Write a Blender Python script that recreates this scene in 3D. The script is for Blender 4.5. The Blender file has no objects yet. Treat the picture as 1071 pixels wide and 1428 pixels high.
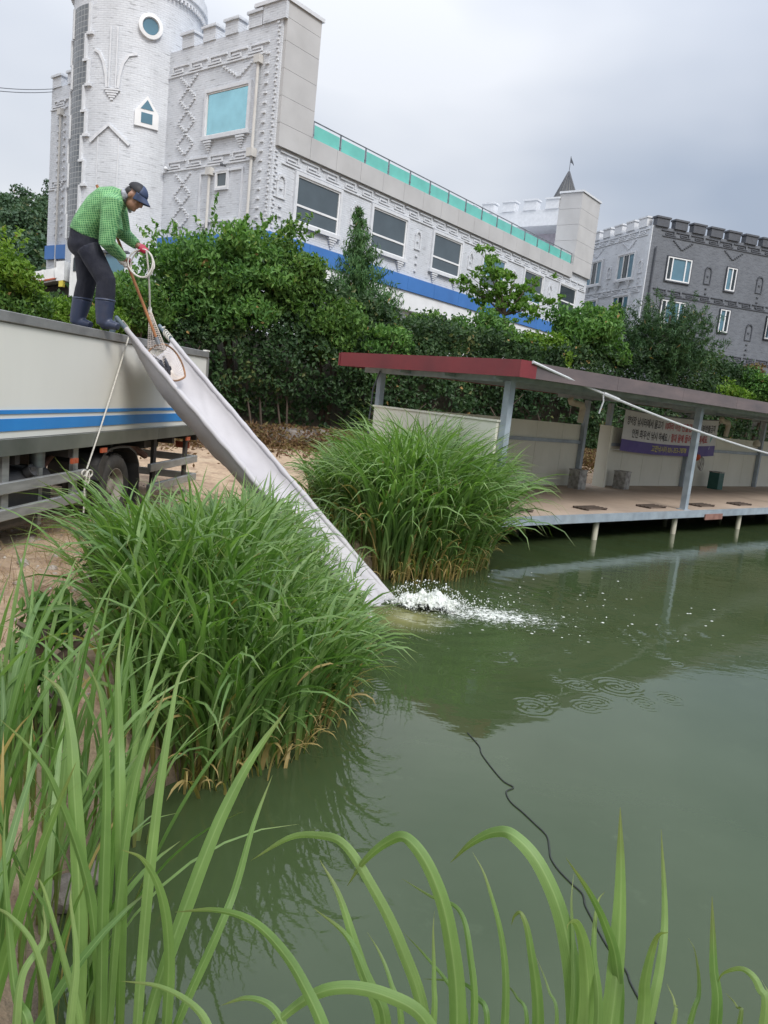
import bpy, bmesh, math, random
import numpy as np
from mathutils import Vector, Matrix

# ------------------------------------------------------------------ camera, world, sun, exposure
scene = bpy.context.scene
COL = scene.collection
PITCH, ROLL, CAM_H, FPX, PW, PH = math.radians(8.75), math.radians(6.0), 2.0, 1050.0, 1071.0, 1428.0
_fw = np.array([0, math.cos(PITCH), -math.sin(PITCH)])
_up = np.array([0, math.sin(PITCH), math.cos(PITCH)])
_rt = np.array([1.0, 0, 0])
CR = math.cos(ROLL) * _rt + math.sin(ROLL) * _up
CU = math.cos(ROLL) * _up - math.sin(ROLL) * _rt
CAM = np.array([0, 0, CAM_H])
cam_data = bpy.data.cameras.new('camera')
cam = bpy.data.objects.new('camera', cam_data)
COL.objects.link(cam)
cam_data.sensor_fit = 'VERTICAL'
cam_data.sensor_height = 36.0
cam_data.sensor_width = 27.0
cam_data.lens = FPX / PH * 36.0
cam_data.clip_start = 0.05
cam_data.clip_end = 3000
cam.matrix_world = Matrix(((CR[0], CU[0], -_fw[0], 0), (CR[1], CU[1], -_fw[1], 0), (CR[2], CU[2], -_fw[2], CAM_H), (0, 0, 0, 1)))
scene.camera = cam

SUN_EL, SUN_AZ = math.radians(48), math.radians(145)      # azimuth clockwise from +Y
world = bpy.data.worlds.new('World')
scene.world = world
world.use_nodes = True
wn, wl = world.node_tree.nodes, world.node_tree.links
wn.clear()
w_out = wn.new('ShaderNodeOutputWorld')
w_bg = wn.new('ShaderNodeBackground')
w_sky = wn.new('ShaderNodeTexSky')
w_sky.sky_type = 'NISHITA'
w_sky.sun_disc = False
w_sky.sun_elevation = SUN_EL
w_sky.sun_rotation = SUN_AZ
w_sky.air_density = 1.5
w_sky.dust_density = 4.0
w_scale = wn.new('ShaderNodeVectorMath'); w_scale.operation = 'SCALE'
w_scale.inputs['Scale'].default_value = 1.0
w_tc = wn.new('ShaderNodeTexCoord')
w_map = wn.new('ShaderNodeMapping')
w_map.inputs['Scale'].default_value = (1.0, 1.0, 2.2)
w_map.inputs['Location'].default_value = (3.7, 0.4, 1.9)
w_noise = wn.new('ShaderNodeTexNoise')
w_noise.inputs['Scale'].default_value = 1.5
w_noise.inputs['Detail'].default_value = 4
w_noise.inputs['Roughness'].default_value = 0.45
w_ramp = wn.new('ShaderNodeValToRGB')
w_ramp.color_ramp.elements[0].position = 0.34
w_ramp.color_ramp.elements[0].color = (2.5, 2.9, 3.65, 1)
w_ramp.color_ramp.elements[1].position = 0.64
w_ramp.color_ramp.elements[1].color = (5.3, 5.45, 5.8, 1)
w_mix = wn.new('ShaderNodeMix'); w_mix.data_type = 'RGBA'
w_mix.inputs['Factor'].default_value = 0.9
wl.new(w_tc.outputs['Generated'], w_map.inputs['Vector'])
wl.new(w_map.outputs['Vector'], w_noise.inputs['Vector'])
# the cloud is thinner towards the left (-X) than towards the right
w_sx = wn.new('ShaderNodeSeparateXYZ'); wl.new(w_tc.outputs['Generated'], w_sx.inputs[0])
w_bank = wn.new('ShaderNodeMath'); w_bank.operation = 'MULTIPLY_ADD'; w_bank.inputs[1].default_value = -0.22
wl.new(w_sx.outputs['X'], w_bank.inputs[0]); wl.new(w_noise.outputs['Fac'], w_bank.inputs[2])
wl.new(w_bank.outputs[0], w_ramp.inputs['Fac'])
wl.new(w_sky.outputs['Color'], w_scale.inputs[0])
wl.new(w_scale.outputs['Vector'], w_mix.inputs['A'])
wl.new(w_ramp.outputs['Color'], w_mix.inputs['B'])
# unseen upper sky boosted beyond plain overcast to lift ambient light and water reflections
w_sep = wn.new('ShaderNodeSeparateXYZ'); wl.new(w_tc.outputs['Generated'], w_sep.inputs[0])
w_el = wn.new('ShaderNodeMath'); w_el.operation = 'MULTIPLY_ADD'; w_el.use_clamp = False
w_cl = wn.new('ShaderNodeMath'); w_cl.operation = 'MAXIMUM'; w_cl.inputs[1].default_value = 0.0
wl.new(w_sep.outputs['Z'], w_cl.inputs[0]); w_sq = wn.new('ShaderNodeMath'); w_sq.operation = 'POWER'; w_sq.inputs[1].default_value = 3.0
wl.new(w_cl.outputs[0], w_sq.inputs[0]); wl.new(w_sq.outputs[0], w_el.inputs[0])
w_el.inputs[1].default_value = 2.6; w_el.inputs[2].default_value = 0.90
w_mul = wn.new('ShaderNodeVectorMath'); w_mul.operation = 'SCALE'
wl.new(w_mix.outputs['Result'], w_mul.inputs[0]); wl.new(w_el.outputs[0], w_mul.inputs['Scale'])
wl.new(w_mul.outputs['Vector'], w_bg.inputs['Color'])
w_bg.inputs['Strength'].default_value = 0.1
wl.new(w_bg.outputs['Background'], w_out.inputs['Surface'])

sun_data = bpy.data.lights.new('sun', 'SUN')
sun_data.energy = 1.5
sun_data.angle = math.radians(22)
sun_data.color = (1.0, 0.97, 0.92)
sun = bpy.data.objects.new('sun', sun_data)
COL.objects.link(sun)
sun.location = (12, -14, 30)
_sd = Vector((math.sin(SUN_AZ) * math.cos(SUN_EL), math.cos(SUN_AZ) * math.cos(SUN_EL), math.sin(SUN_EL)))
sun.rotation_euler = (-_sd).to_track_quat('-Z', 'Y').to_euler()

scene.view_settings.view_transform = 'Standard'
scene.view_settings.look = 'None'
scene.view_settings.gamma = 1.0
scene.view_settings.use_curve_mapping = False
scene.view_settings.exposure = 0.8
scene.render.engine = 'CYCLES'
scene.cycles.use_denoising = True
scene.cycles.max_bounces = 6
scene.cycles.transparent_max_bounces = 8
scene.cycles.caustics_reflective = False
scene.cycles.caustics_refractive = False

# ------------------------------------------------------------------ pixel -> place
def ray(x, y):
    return CR * (x - PW / 2) / FPX + CU * (PH / 2 - y) / FPX + _fw
def atz(x, y, z):
    d = ray(x, y); return CAM + d * ((z - CAM_H) / d[2])
def aty(x, y, Y):
    d = ray(x, y); return CAM + d * (Y / d[1])

# ------------------------------------------------------------------ helpers: materials
def new_mat(name):
    m = bpy.data.materials.new(name); m.use_nodes = True
    nt = m.node_tree; nt.nodes.clear()
    out = nt.nodes.new('ShaderNodeOutputMaterial')
    b = nt.nodes.new('ShaderNodeBsdfPrincipled')
    nt.links.new(b.outputs['BSDF'], out.inputs['Surface'])
    return m, nt, b, out
def coords(nt, kind='Object', scale=(1, 1, 1)):
    tc = nt.nodes.new('ShaderNodeTexCoord'); mp = nt.nodes.new('ShaderNodeMapping')
    mp.inputs['Scale'].default_value = scale
    nt.links.new(tc.outputs[kind], mp.inputs['Vector'])
    return mp.outputs['Vector']
def noise(nt, vec, scale, detail=5, rough=0.55, dist=0.0):
    n = nt.nodes.new('ShaderNodeTexNoise')
    n.inputs['Scale'].default_value = scale; n.inputs['Detail'].default_value = detail
    n.inputs['Roughness'].default_value = rough; n.inputs['Distortion'].default_value = dist
    nt.links.new(vec, n.inputs['Vector'])
    return n.outputs['Fac']
def ramp(nt, fac, stops):
    r = nt.nodes.new('ShaderNodeValToRGB')
    e = r.color_ramp.elements
    while len(e) < len(stops): e.new(0.5)
    for el, (p, c) in zip(e, stops):
        el.position = p; el.color = (*c, 1) if len(c) == 3 else c
    nt.links.new(fac, r.inputs['Fac'])
    return r.outputs['Color']
def mixc(nt, fac, a, b, mode='MIX'):
    m = nt.nodes.new('ShaderNodeMix'); m.data_type = 'RGBA'; m.blend_type = mode
    for sock, v in (('Factor', fac), ('A', a), ('B', b)):
        if isinstance(v, bpy.types.NodeSocket): nt.links.new(v, m.inputs[sock])
        elif isinstance(v, (int, float)): m.inputs[sock].default_value = v
        else: m.inputs[sock].default_value = (*v, 1)
    return m.outputs['Result']
def math_node(nt, op, a, b=None, clamp=False):
    m = nt.nodes.new('ShaderNodeMath'); m.operation = op; m.use_clamp = clamp
    for i, v in enumerate((a, b)):
        if v is None: continue
        if isinstance(v, bpy.types.NodeSocket): nt.links.new(v, m.inputs[i])
        else: m.inputs[i].default_value = v
    return m.outputs[0]
def bump(nt, b, height, strength=0.3, dist=0.02):
    n = nt.nodes.new('ShaderNodeBump')
    n.inputs['Strength'].default_value = strength; n.inputs['Distance'].default_value = dist
    nt.links.new(height, n.inputs['Height']); nt.links.new(n.outputs['Normal'], b.inputs['Normal'])
    return n
def pm(name, c1, c2=None, scale=4.0, rough=0.6, metal=0.0, bstr=0.0, bscale=30.0, stretch=(1, 1, 1), dirt=0.0, dirtc=(0.12, 0.10, 0.08), spec=0.5):
    m, nt, b, out = new_mat(name)
    v = coords(nt, 'Object', stretch)
    c2 = c2 or tuple(x * 0.8 for x in c1)
    col = ramp(nt, noise(nt, v, scale, 6), [(0.32, c2), (0.66, c1)])
    if dirt > 0:
        f = noise(nt, v, scale * 0.37, 8, 0.7)
        f = ramp(nt, f, [(0.5, (0, 0, 0)), (0.75, (dirt, dirt, dirt))])
        col = mixc(nt, f, col, dirtc)
    nt.links.new(col, b.inputs['Base Color'])
    rr = ramp(nt, noise(nt, v, scale * 2.3, 4), [(0.3, (rough * 0.8,) * 3), (0.7, (min(1, rough * 1.15),) * 3)])
    nt.links.new(rr, b.inputs['Roughness'])
    b.inputs['Metallic'].default_value = metal
    b.inputs['Specular IOR Level'].default_value = spec
    if bstr > 0: bump(nt, b, noise(nt, v, bscale, 6, 0.65), bstr)
    return m
def brick_mat(name, c1, c2, mortar, row=0.075, width=0.23, spots=None):
    m, nt, b, out = new_mat(name)
    v = coords(nt, 'UV')
    bt = nt.nodes.new('ShaderNodeTexBrick')
    bt.inputs['Scale'].default_value = 1.0
    bt.inputs['Brick Width'].default_value = width; bt.inputs['Row Height'].default_value = row
    bt.inputs['Mortar Size'].default_value = 0.008; bt.inputs['Mortar Smooth'].default_value = 0.3
    bt.inputs['Bias'].default_value = 0.0
    bt.inputs['Color1'].default_value = (*c1, 1); bt.inputs['Color2'].default_value = (*c2, 1); bt.inputs['Mortar'].default_value = (*mortar, 1)
    nt.links.new(v, bt.inputs['Vector'])
    vs = coords(nt, 'UV', (2.2, 13.3, 1))
    nn = noise(nt, vs, 1.0, 3, 0.6)
    dash = ramp(nt, nn, [(0.30, (0.52,) * 3), (0.42, (1, 1, 1))])
    col = mixc(nt, 0.8, bt.outputs['Color'], dash, 'MULTIPLY')
    vl = coords(nt, 'UV', (1, 0.35, 1))
    st = ramp(nt, noise(nt, vl, 0.9, 6, 0.65), [(0.35, (0.86, 0.86, 0.86)), (0.6, (1, 1, 1))])
    col = mixc(nt, 1.0, col, st, 'MULTIPLY')
    nt.links.new(col, b.inputs['Base Color'])
    b.inputs['Roughness'].default_value = 0.6
    h = mixc(nt, 0.5, math_node(nt, 'SUBTRACT', 1.0, bt.outputs['Fac']), nn)
    bump(nt, b, h, 0.6, 0.02)
    return m
def glass_mat(name, tint, rough=0.04, metal=0.0):
    m, nt, b, out = new_mat(name)
    v = coords(nt, 'Object')
    col = ramp(nt, noise(nt, v, 1.3, 3), [(0.3, tuple(x * 0.8 for x in tint)), (0.7, tint)])
    nt.links.new(col, b.inputs['Base Color'])
    b.inputs['Roughness'].default_value = rough
    b.inputs['Specular IOR Level'].default_value = 0.8
    b.inputs['Metallic'].default_value = metal
    bump(nt, b, noise(nt, v, 0.8, 2), 0.04, 0.05)
    return m
def leaf_mat(name, dark, mid, light, dead=(0.33, 0.22, 0.09), trans=0.3, reed=False, rough=0.5):
    m, nt, b, out = new_mat(name)
    at = nt.nodes.new('ShaderNodeAttribute'); at.attribute_name = 'bl'
    sp = nt.nodes.new('ShaderNodeSeparateXYZ'); nt.links.new(at.outputs['Vector'], sp.inputs[0])
    col = ramp(nt, sp.outputs['X'], [(0.0, dark), (0.45, mid), (0.93, light), (0.955, dead)])
    if reed:
        tip = ramp(nt, sp.outputs['Y'], [(0.0, (0.9, 0.9, 0.9)), (0.14, (0.5, 0.5, 0.5)), (0.32, (0, 0, 0)), (0.9, (0, 0, 0)), (1.0, (0.55, 0.55, 0.55))])
        col = mixc(nt, tip, col, (0.20, 0.155, 0.055))
        rib = ramp(nt, math_node(nt, 'ABSOLUTE', sp.outputs['Z']), [(0.0, (1, 1, 1)), (0.14, (0, 0, 0))])
        col = mixc(nt, math_node(nt, 'MULTIPLY', rib, 0.45), col, (0.30, 0.42, 0.18))
        cb = nt.nodes.new('ShaderNodeCombineXYZ')
        nt.links.new(math_node(nt, 'MULTIPLY', sp.outputs['Z'], 9.0), cb.inputs[0]); nt.links.new(math_node(nt, 'MULTIPLY', sp.outputs['Y'], 2.0), cb.inputs[1]); nt.links.new(math_node(nt, 'MULTIPLY', sp.outputs['X'], 40.0), cb.inputs[2])
        vein = noise(nt, cb.outputs[0], 1.6, 3, 0.6)
        col = mixc(nt, 0.5, col, ramp(nt, vein, [(0.3, (0.72, 0.75, 0.7)), (0.7, (1.22, 1.18, 1.2))]), 'MULTIPLY')
        bump(nt, b, vein, 0.25, 0.004)
        vv = coords(nt, 'Object'); col = mixc(nt, 0.35, col, ramp(nt, noise(nt, vv, 9, 4), [(0.3, (0.6, 0.62, 0.55)), (0.7, (1.25, 1.2, 1.1))]), 'MULTIPLY')
    nt.links.new(col, b.inputs['Base Color'])
    b.inputs['Roughness'].default_value = rough
    b.inputs['Specular IOR Level'].default_value = 0.5 if reed else 0.22
    tr = nt.nodes.new('ShaderNodeBsdfTranslucent')
    nt.links.new(mixc(nt, 1.0, col, (1.25, 1.5, 0.6), 'MULTIPLY'), tr.inputs['Color'])
    mx = nt.nodes.new('ShaderNodeMixShader'); mx.inputs[0].default_value = trans
    nt.links.new(b.outputs['BSDF'], mx.inputs[1]); nt.links.new(tr.outputs['BSDF'], mx.inputs[2])
    nt.links.new(mx.outputs[0], out.inputs['Surface'])
    return m

# ------------------------------------------------------------------ helpers: meshes
def link(o, parent=None):
    COL.objects.link(o)
    if parent is not None: o.parent = parent
    return o
def empty(name, loc=(0, 0, 0), rz=0.0):
    o = bpy.data.objects.new(name, None); o.empty_display_size = 0.2
    o.location = loc; o.rotation_euler = (0, 0, rz)
    return link(o)
def tag(o, label=None, cat=None, group=None, kind=None):
    if label: o['label'] = label
    if cat: o['category'] = cat
    if group: o['group'] = group
    if kind: o['kind'] = kind
    return o
def np_mesh(name, V, Fq, mat, parent=None, smooth=True, attr=None, loc=None):
    """V (n,3); Fq (m,k) with a fixed k"""
    V = np.asarray(V, np.float32); Fq = np.asarray(Fq, np.int32)
    me = bpy.data.meshes.new(name)
    n, (m, k) = len(V), Fq.shape
    me.vertices.add(n); me.vertices.foreach_set('co', V.ravel())
    me.loops.add(m * k); me.loops.foreach_set('vertex_index', Fq.ravel())
    me.polygons.add(m)
    me.polygons.foreach_set('loop_start', np.arange(0, m * k, k, dtype=np.int32))
    me.polygons.foreach_set('use_smooth', np.full(m, smooth))
    me.update(calc_edges=True)
    if attr is not None:
        a = me.attributes.new('bl', 'FLOAT_VECTOR', 'POINT')
        a.data.foreach_set('vector', np.asarray(attr, np.float32).ravel())
    if mat: me.materials.append(mat)
    o = bpy.data.objects.new(name, me)
    if loc is not None: o.location = loc
    return link(o, parent)
class MB:
    def __init__(s): s.v, s.f = [], []
    def add(s, V, F):
        k = len(s.v); s.v += [tuple(float(c) for c in p) for p in V]; s.f += [tuple(i + k for i in f) for f in F]
        return s
    def box(s, x0, x1, y0, y1, z0, z1):
        V = [(x, y, z) for z in (z0, z1) for y in (y0, y1) for x in (x0, x1)]
        return s.add(V, [(0, 2, 3, 1), (4, 5, 7, 6), (0, 1, 5, 4), (2, 6, 7, 3), (0, 4, 6, 2), (1, 3, 7, 5)])
    def obox(s, c, ax, ay, az):
        """oriented box: centre and three half-axis vectors"""
        c, ax, ay, az = (np.array(q, float) for q in (c, ax, ay, az))
        V = [c + i * ax + j * ay + k * az for k in (-1, 1) for j in (-1, 1) for i in (-1, 1)]
        return s.add(V, [(0, 2, 3, 1), (4, 5, 7, 6), (0, 1, 5, 4), (2, 6, 7, 3), (0, 4, 6, 2), (1, 3, 7, 5)])
    def beam(s, p, q, w, h, up=(0, 0, 1)):
        p, q = np.array(p, float), np.array(q, float); d = q - p; L = np.linalg.norm(d); d /= L
        sd = np.cross(d, np.array(up, float)); sd /= np.linalg.norm(sd); u = np.cross(sd, d)
        return s.obox((p + q) / 2, d * L / 2, sd * w / 2, u * h / 2)
    def prism(s, poly, y0, y1, axis='y'):
        """poly of (a,b) pairs extruded along an axis"""
        n = len(poly)
        def P(a, b, c): return {'y': (a, c, b), 'x': (c, a, b), 'z': (a, b, c)}[axis]
        V = [P(a, b, y0) for a, b in poly] + [P(a, b, y1) for a, b in poly]
        F = [tuple(range(n))[::-1], tuple(range(n, 2 * n))] + [(i, (i + 1) % n, n + (i + 1) % n, n + i) for i in range(n)]
        return s.add(V, F)
    def tube(s, pts, r, n=8, closed=False, flat=1.0):
        pts = [np.array(p, float) for p in pts]; m = len(pts)
        rs = r if isinstance(r, (list, tuple, np.ndarray)) else [r] * m
        V = []; ref = None
        for i, p in enumerate(pts):
            if closed: d = pts[(i + 1) % m] - pts[i - 1]
            else: d = pts[min(i + 1, m - 1)] - pts[max(i - 1, 0)]
            d = d / (np.linalg.norm(d) + 1e-9)
            if ref is None:
                ref = np.cross(d, (0, 0, 1.0))
                if np.linalg.norm(ref) < 0.1: ref = np.cross(d, (1.0, 0, 0))
            ref = ref - d * (ref @ d); ref /= np.linalg.norm(ref) + 1e-9
            up = np.cross(ref, d)
            for k in range(n):
                a = 2 * math.pi * k / n
                V.append(p + rs[i] * (math.cos(a) * ref + flat * math.sin(a) * up))
        F = []
        for i in range(m if closed else m - 1):
            j = (i + 1) % m
            for k in range(n): F.append((i * n + k, i * n + (k + 1) % n, j * n + (k + 1) % n, j * n + k))
        if not closed: F += [tuple(range(n)), tuple(range((m - 1) * n, m * n))[::-1]]
        return s.add(V, F)
    def lathe(s, c, prof, n=24, axis='z', caps=True):
        """prof: list of (r, h)"""
        V = []; m = len(prof)
        for r, h in prof:
            for k in range(n):
                a = 2 * math.pi * k / n; x, y = r * math.cos(a), r * math.sin(a)
                V.append({'z': (c[0] + x, c[1] + y, c[2] + h), 'x': (c[0] + h, c[1] + x, c[2] + y), 'y': (c[0] + x, c[1] + h, c[2] + y)}[axis])
        F = []
        for i in range(m - 1):
            for k in range(n): F.append((i * n + k, i * n + (k + 1) % n, (i + 1) * n + (k + 1) % n, (i + 1) * n + k))
        if caps: F += [tuple(range(n))[::-1], tuple(range((m - 1) * n, m * n))]
        return s.add(V, F)
    def build(s, name, mat, parent=None, smooth=False, uv=False, bevel=0.0, loc=None, rz=None):
        me = bpy.data.meshes.new(name)
        me.from_pydata(s.v, [], s.f)
        bm = bmesh.new(); bm.from_mesh(me); bmesh.ops.recalc_face_normals(bm, faces=bm.faces)
        if bevel > 0:
            bmesh.ops.bevel(bm, geom=list(bm.edges), offset=bevel, segments=1, affect='EDGES', profile=0.5)
        if uv:
            lay = bm.loops.layers.uv.new('UVMap')
            for f in bm.faces:
                nx, ny, nz = (abs(c) for c in f.normal)
                for l in f.loops:
                    x, y, z = l.vert.co
                    l[lay].uv = (x, y) if nz > 0.7 else ((y, z) if nx > ny else (x, z))
        bm.to_mesh(me); bm.free()
        if smooth:
            me.polygons.foreach_set('use_smooth', np.full(len(me.polygons), True))
            me.set_sharp_from_angle(angle=math.radians(40))
        if mat: me.materials.append(mat)
        o = bpy.data.objects.new(name, me)
        if loc is not None: o.location = loc
        if rz is not None: o.rotation_euler = (0, 0, rz)
        return link(o, parent)
def catenary(p, q, sag, n=16):
    p, q = np.array(p, float), np.array(q, float)
    return [p + (q - p) * t - np.array([0, 0, sag * 4 * t * (1 - t)]) for t in np.linspace(0, 1, n)]
def smooth01(x):
    x = np.clip(x, 0, 1); return x * x * (3 - 2 * x)
def vnoise(x, y, seed=0, octaves=4, freq=1.0):
    """cheap value noise on arrays"""
    x = np.asarray(x, float); y = np.asarray(y, float); out = np.zeros(np.broadcast(x, y).shape); amp = 1.0; tot = 0
    for o in range(octaves):
        X, Y = x * freq, y * freq; xi, yi = np.floor(X).astype(np.int64), np.floor(Y).astype(np.int64)
        fx, fy = X - xi, Y - yi; fx = fx * fx * (3 - 2 * fx); fy = fy * fy * (3 - 2 * fy)
        def h(a, b):
            k = (a * 374761393 + b * 668265263 + (seed + o) * 974711) & 0x7fffffff
            k = ((k ^ (k >> 13)) * 1274126177) & 0x7fffffff
            return ((k ^ (k >> 16)) & 0xffff) / 65535.0
        out += amp * ((h(xi, yi) * (1 - fx) + h(xi + 1, yi) * fx) * (1 - fy) + (h(xi, yi + 1) * (1 - fx) + h(xi + 1, yi + 1) * fx) * fy)
        tot += amp; amp *= 0.5; freq *= 2.03
    return out / tot * 2 - 1
# ------------------------------------------------------------------ the pond, the ground
SH_O = np.array([1.56, 10.62, 0]); SH_A = math.atan2(0.654, 0.757)
SE1 = np.array([math.cos(SH_A), math.sin(SH_A), 0]); SE2 = np.array([-SE1[1], SE1[0], 0])
_b0 = SH_O + 2.5 * SE2 - 0.4 * SE1; _b1 = SH_O + 2.5 * SE2 + 24 * SE1
POND = np.array([(60, -6), (8, 0.2), (2.2, 0.75), (0.9, 0.95), (0.0, 1.15), (-0.55, 1.6), (-0.85, 2.5), (-0.8, 3.3), (-0.42, 3.85), (-0.2, 4.6),
                 (-0.18, 6.4), (-0.3, 7.0), (-0.1, 7.7), (0.25, 8.05), (0.85, 8.5), (1.25, 9.5), (1.35, 10.6), (0.8, 11.6),
                 (_b0[0], _b0[1]), (_b1[0], _b1[1]), (60, 60)], float)
def pond_sd(x, y):
    """signed distance to the shore, negative in the water"""
    x = np.asarray(x, float); y = np.asarray(y, float)
    d = np.full(x.shape, 1e9); inside = np.zeros(x.shape, bool)
    n = len(POND)
    for i in range(n):
        a, b = POND[i], POND[(i + 1) % n]; e = b - a
        t = np.clip(((x - a[0]) * e[0] + (y - a[1]) * e[1]) / (e @ e), 0, 1)
        d = np.minimum(d, np.hypot(x - a[0] - t * e[0], y - a[1] - t * e[1]))
        c = ((a[1] > y) != (b[1] > y)) & (x < (b[0] - a[0]) * (y - a[1]) / (b[1] - a[1] + 1e-12) + a[0])
        inside ^= c
    return np.where(inside, -d, d)
HX = np.array([-60, -14, -5.5, 0, 6, 14, 22, 60.0]); HY = np.array([14, 16.0, 17.8, 19.8, 23.4, 29.2, 35, 62.0])
def hedge_y(x): return np.interp(x, HX, HY)
def ground_z(x, y, fine=True):
    x = np.asarray(x, float); y = np.asarray(y, float)
    sd = pond_sd(x, y)
    z = np.where(sd < 0, -0.05 - 0.85 * smooth01(-sd / 1.4), -0.05 + 0.35 * smooth01(sd / 0.8))
    z = z + 0.28 * smooth01((y - 11) / 7) * (sd > 0) * smooth01(sd / 2)
    hd = (y - hedge_y(x)) * 0.83
    z = z + 2.7 * smooth01((hd + 0.2) / 2.2)
    r = np.hypot(x + 55, y - 115)
    z = z + 17 * smooth01(1 - r / 75)
    if fine:
        k = np.where(sd > 0, smooth01(sd / 0.5), 0.3)
        z = z + k * (0.035 * vnoise(x, y, 3, 5, 1.3) + 0.012 * vnoise(x, y, 9, 3, 9))
    return z
def gz(x, y): return float(ground_z(np.array([x]), np.array([y]))[0])

def soil_mat():
    m, nt, b, out = new_mat('bank soil')
    v = coords(nt, 'Object')
    n1 = noise(nt, v, 0.9, 8, 0.65); n2 = noise(nt, v, 14, 6, 0.7); n3 = noise(nt, v, 2.6, 6, 0.6)
    dry = ramp(nt, n1, [(0.3, (0.29, 0.20, 0.135)), (0.55, (0.42, 0.315, 0.215)), (0.75, (0.48, 0.38, 0.27))])
    col = mixc(nt, 0.6, dry, ramp(nt, n2, [(0.3, (0.55, 0.53, 0.5)), (0.7, (1.25, 1.2, 1.15))]), 'MULTIPLY')
    damp = ramp(nt, n3, [(0.52, (0, 0, 0)), (0.66, (0.75, 0.75, 0.75))])
    col = mixc(nt, damp, col, (0.16, 0.095, 0.06))
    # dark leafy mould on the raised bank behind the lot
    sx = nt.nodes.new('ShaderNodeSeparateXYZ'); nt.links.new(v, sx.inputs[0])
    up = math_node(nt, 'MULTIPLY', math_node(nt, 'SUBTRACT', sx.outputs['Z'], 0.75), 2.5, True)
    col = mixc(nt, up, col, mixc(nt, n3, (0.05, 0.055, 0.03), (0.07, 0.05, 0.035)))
    wet = math_node(nt, 'SUBTRACT', 1.0, math_node(nt, 'MULTIPLY', math_node(nt, 'ADD', sx.outputs['Z'], 0.02), 7.0, True), True)
    col = mixc(nt, wet, col, (0.05, 0.042, 0.028))
    nt.links.new(col, b.inputs['Base Color'])
    b.inputs['Roughness'].default_value = 0.9
    bump(nt, b, mixc(nt, 0.5, n2, noise(nt, v, 60, 4)), 0.7, 0.03)
    return m
def axis_coords(lo, hi, d0, d1, far0, far1, step):
    mid = np.arange(d0, d1 + 1e-6, step)
    a = d0 - np.geomspace(step, d0 - far0, 45)[::-1]; b = d1 + np.geomspace(step, far1 - d1, 45)
    return np.concatenate([a, mid, b])
gx = axis_coords(0, 0, -7, 8, -900, 900, 0.075); gy = axis_coords(0, 0, -1, 22, -600, 1500, 0.1)
GX, GY = np.meshgrid(gx, gy); nX, nY = len(gx), len(gy)
GZ = ground_z(GX, GY)
idx = np.arange(nX * nY).reshape(nY, nX)
quads = np.stack([idx[:-1, :-1], idx[:-1, 1:], idx[1:, 1:], idx[1:, :-1]], -1).reshape(-1, 4)
ground = np_mesh('ground', np.stack([GX, GY, GZ], -1).reshape(-1, 3), quads, soil_mat())
tag(ground, 'sandy brown bank and dirt lot around the pond', kind='structure')

# water: a finely rippled patch round the splash, still water around it
SPL = atz(585, 848, 0)
PX0, PX1, PY0, PY1 = -0.6, 5.0, 3.2, 9.6
def water_mat():
    m, nt, b, out = new_mat('pond water')
    v = coords(nt, 'Object')
    n1 = noise(nt, v, 0.7, 5, 0.6)
    col = ramp(nt, n1, [(0.3, (0.034, 0.052, 0.019)), (0.7, (0.047, 0.068, 0.031))])
    alg = ramp(nt, noise(nt, v, 2.1, 7, 0.7), [(0.60, (0, 0, 0)), (0.72, (0.35, 0.35, 0.35))])
    col = mixc(nt, alg, col, (0.085, 0.115, 0.06))
    # stirred-up silt where the chute meets the pond
    d = nt.nodes.new('ShaderNodeVectorMath'); d.operation = 'DISTANCE'
    nt.links.new(v, d.inputs[0]); d.inputs[1].default_value = (0.27, 6.72, 0)
    silt = ramp(nt, math_node(nt, 'ADD', d.outputs['Value'], math_node(nt, 'MULTIPLY', noise(nt, v, 3, 4), 0.35)), [(0.25, (0.85,) * 3), (0.68, (0, 0, 0))])
    col = mixc(nt, silt, col, (0.20, 0.19, 0.075))
    nt.links.new(col, b.inputs['Base Color'])
    b.inputs['Roughness'].default_value = 0.02
    b.inputs['IOR'].default_value = 1.5
    vv = coords(nt, 'Object', (1.0, 1.6, 1.0))
    h = mixc(nt, 0.35, noise(nt, vv, 2.2, 2, 0.5), noise(nt, vv, 9.0, 3, 0.5))
    calm = ramp(nt, noise(nt, v, 0.35, 2), [(0.35, (0.25,) * 3), (0.7, (1, 1, 1))])
    bp = bump(nt, b, h, 0.06, 0.05)
    sy = nt.nodes.new('ShaderNodeSeparateXYZ'); nt.links.new(v, sy.inputs[0])
    breeze = math_node(nt, 'MULTIPLY_ADD', math_node(nt, 'MULTIPLY', math_node(nt, 'SUBTRACT', sy.outputs['Y'], 6.5), 0.22, True), 2.2)
    breeze.node.inputs[2].default_value = 1.0
    nt.links.new(math_node(nt, 'MULTIPLY', math_node(nt, 'MULTIPLY', calm, 0.045), breeze), bp.inputs['Strength'])
    return m
WATER = water_mat()
rng = np.random.default_rng(5)
step = 0.0165
wx = np.arange(PX0, PX1 + 1e-6, step); wy = np.arange(PY0, PY1 + 1e-6, step)
WX, WY = np.meshgrid(wx, wy)
WZ = np.zeros_like(WX)
def ring(cx_, cy_, r, amp, lam=0.05, n=1.6):
    global WZ
    x0, x1 = np.searchsorted(wx, [cx_ - r - 0.2, cx_ + r + 0.2]); y0, y1 = np.searchsorted(wy, [cy_ - r - 0.2, cy_ + r + 0.2])
    if x1 <= x0 or y1 <= y0: return
    d = np.hypot(WX[y0:y1, x0:x1] - cx_, WY[y0:y1, x0:x1] - cy_)
    WZ[y0:y1, x0:x1] += amp * np.exp(-((d - r) / (lam * n * 0.5)) ** 2) * np.cos((d - r) / lam * 2 * math.pi)
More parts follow.
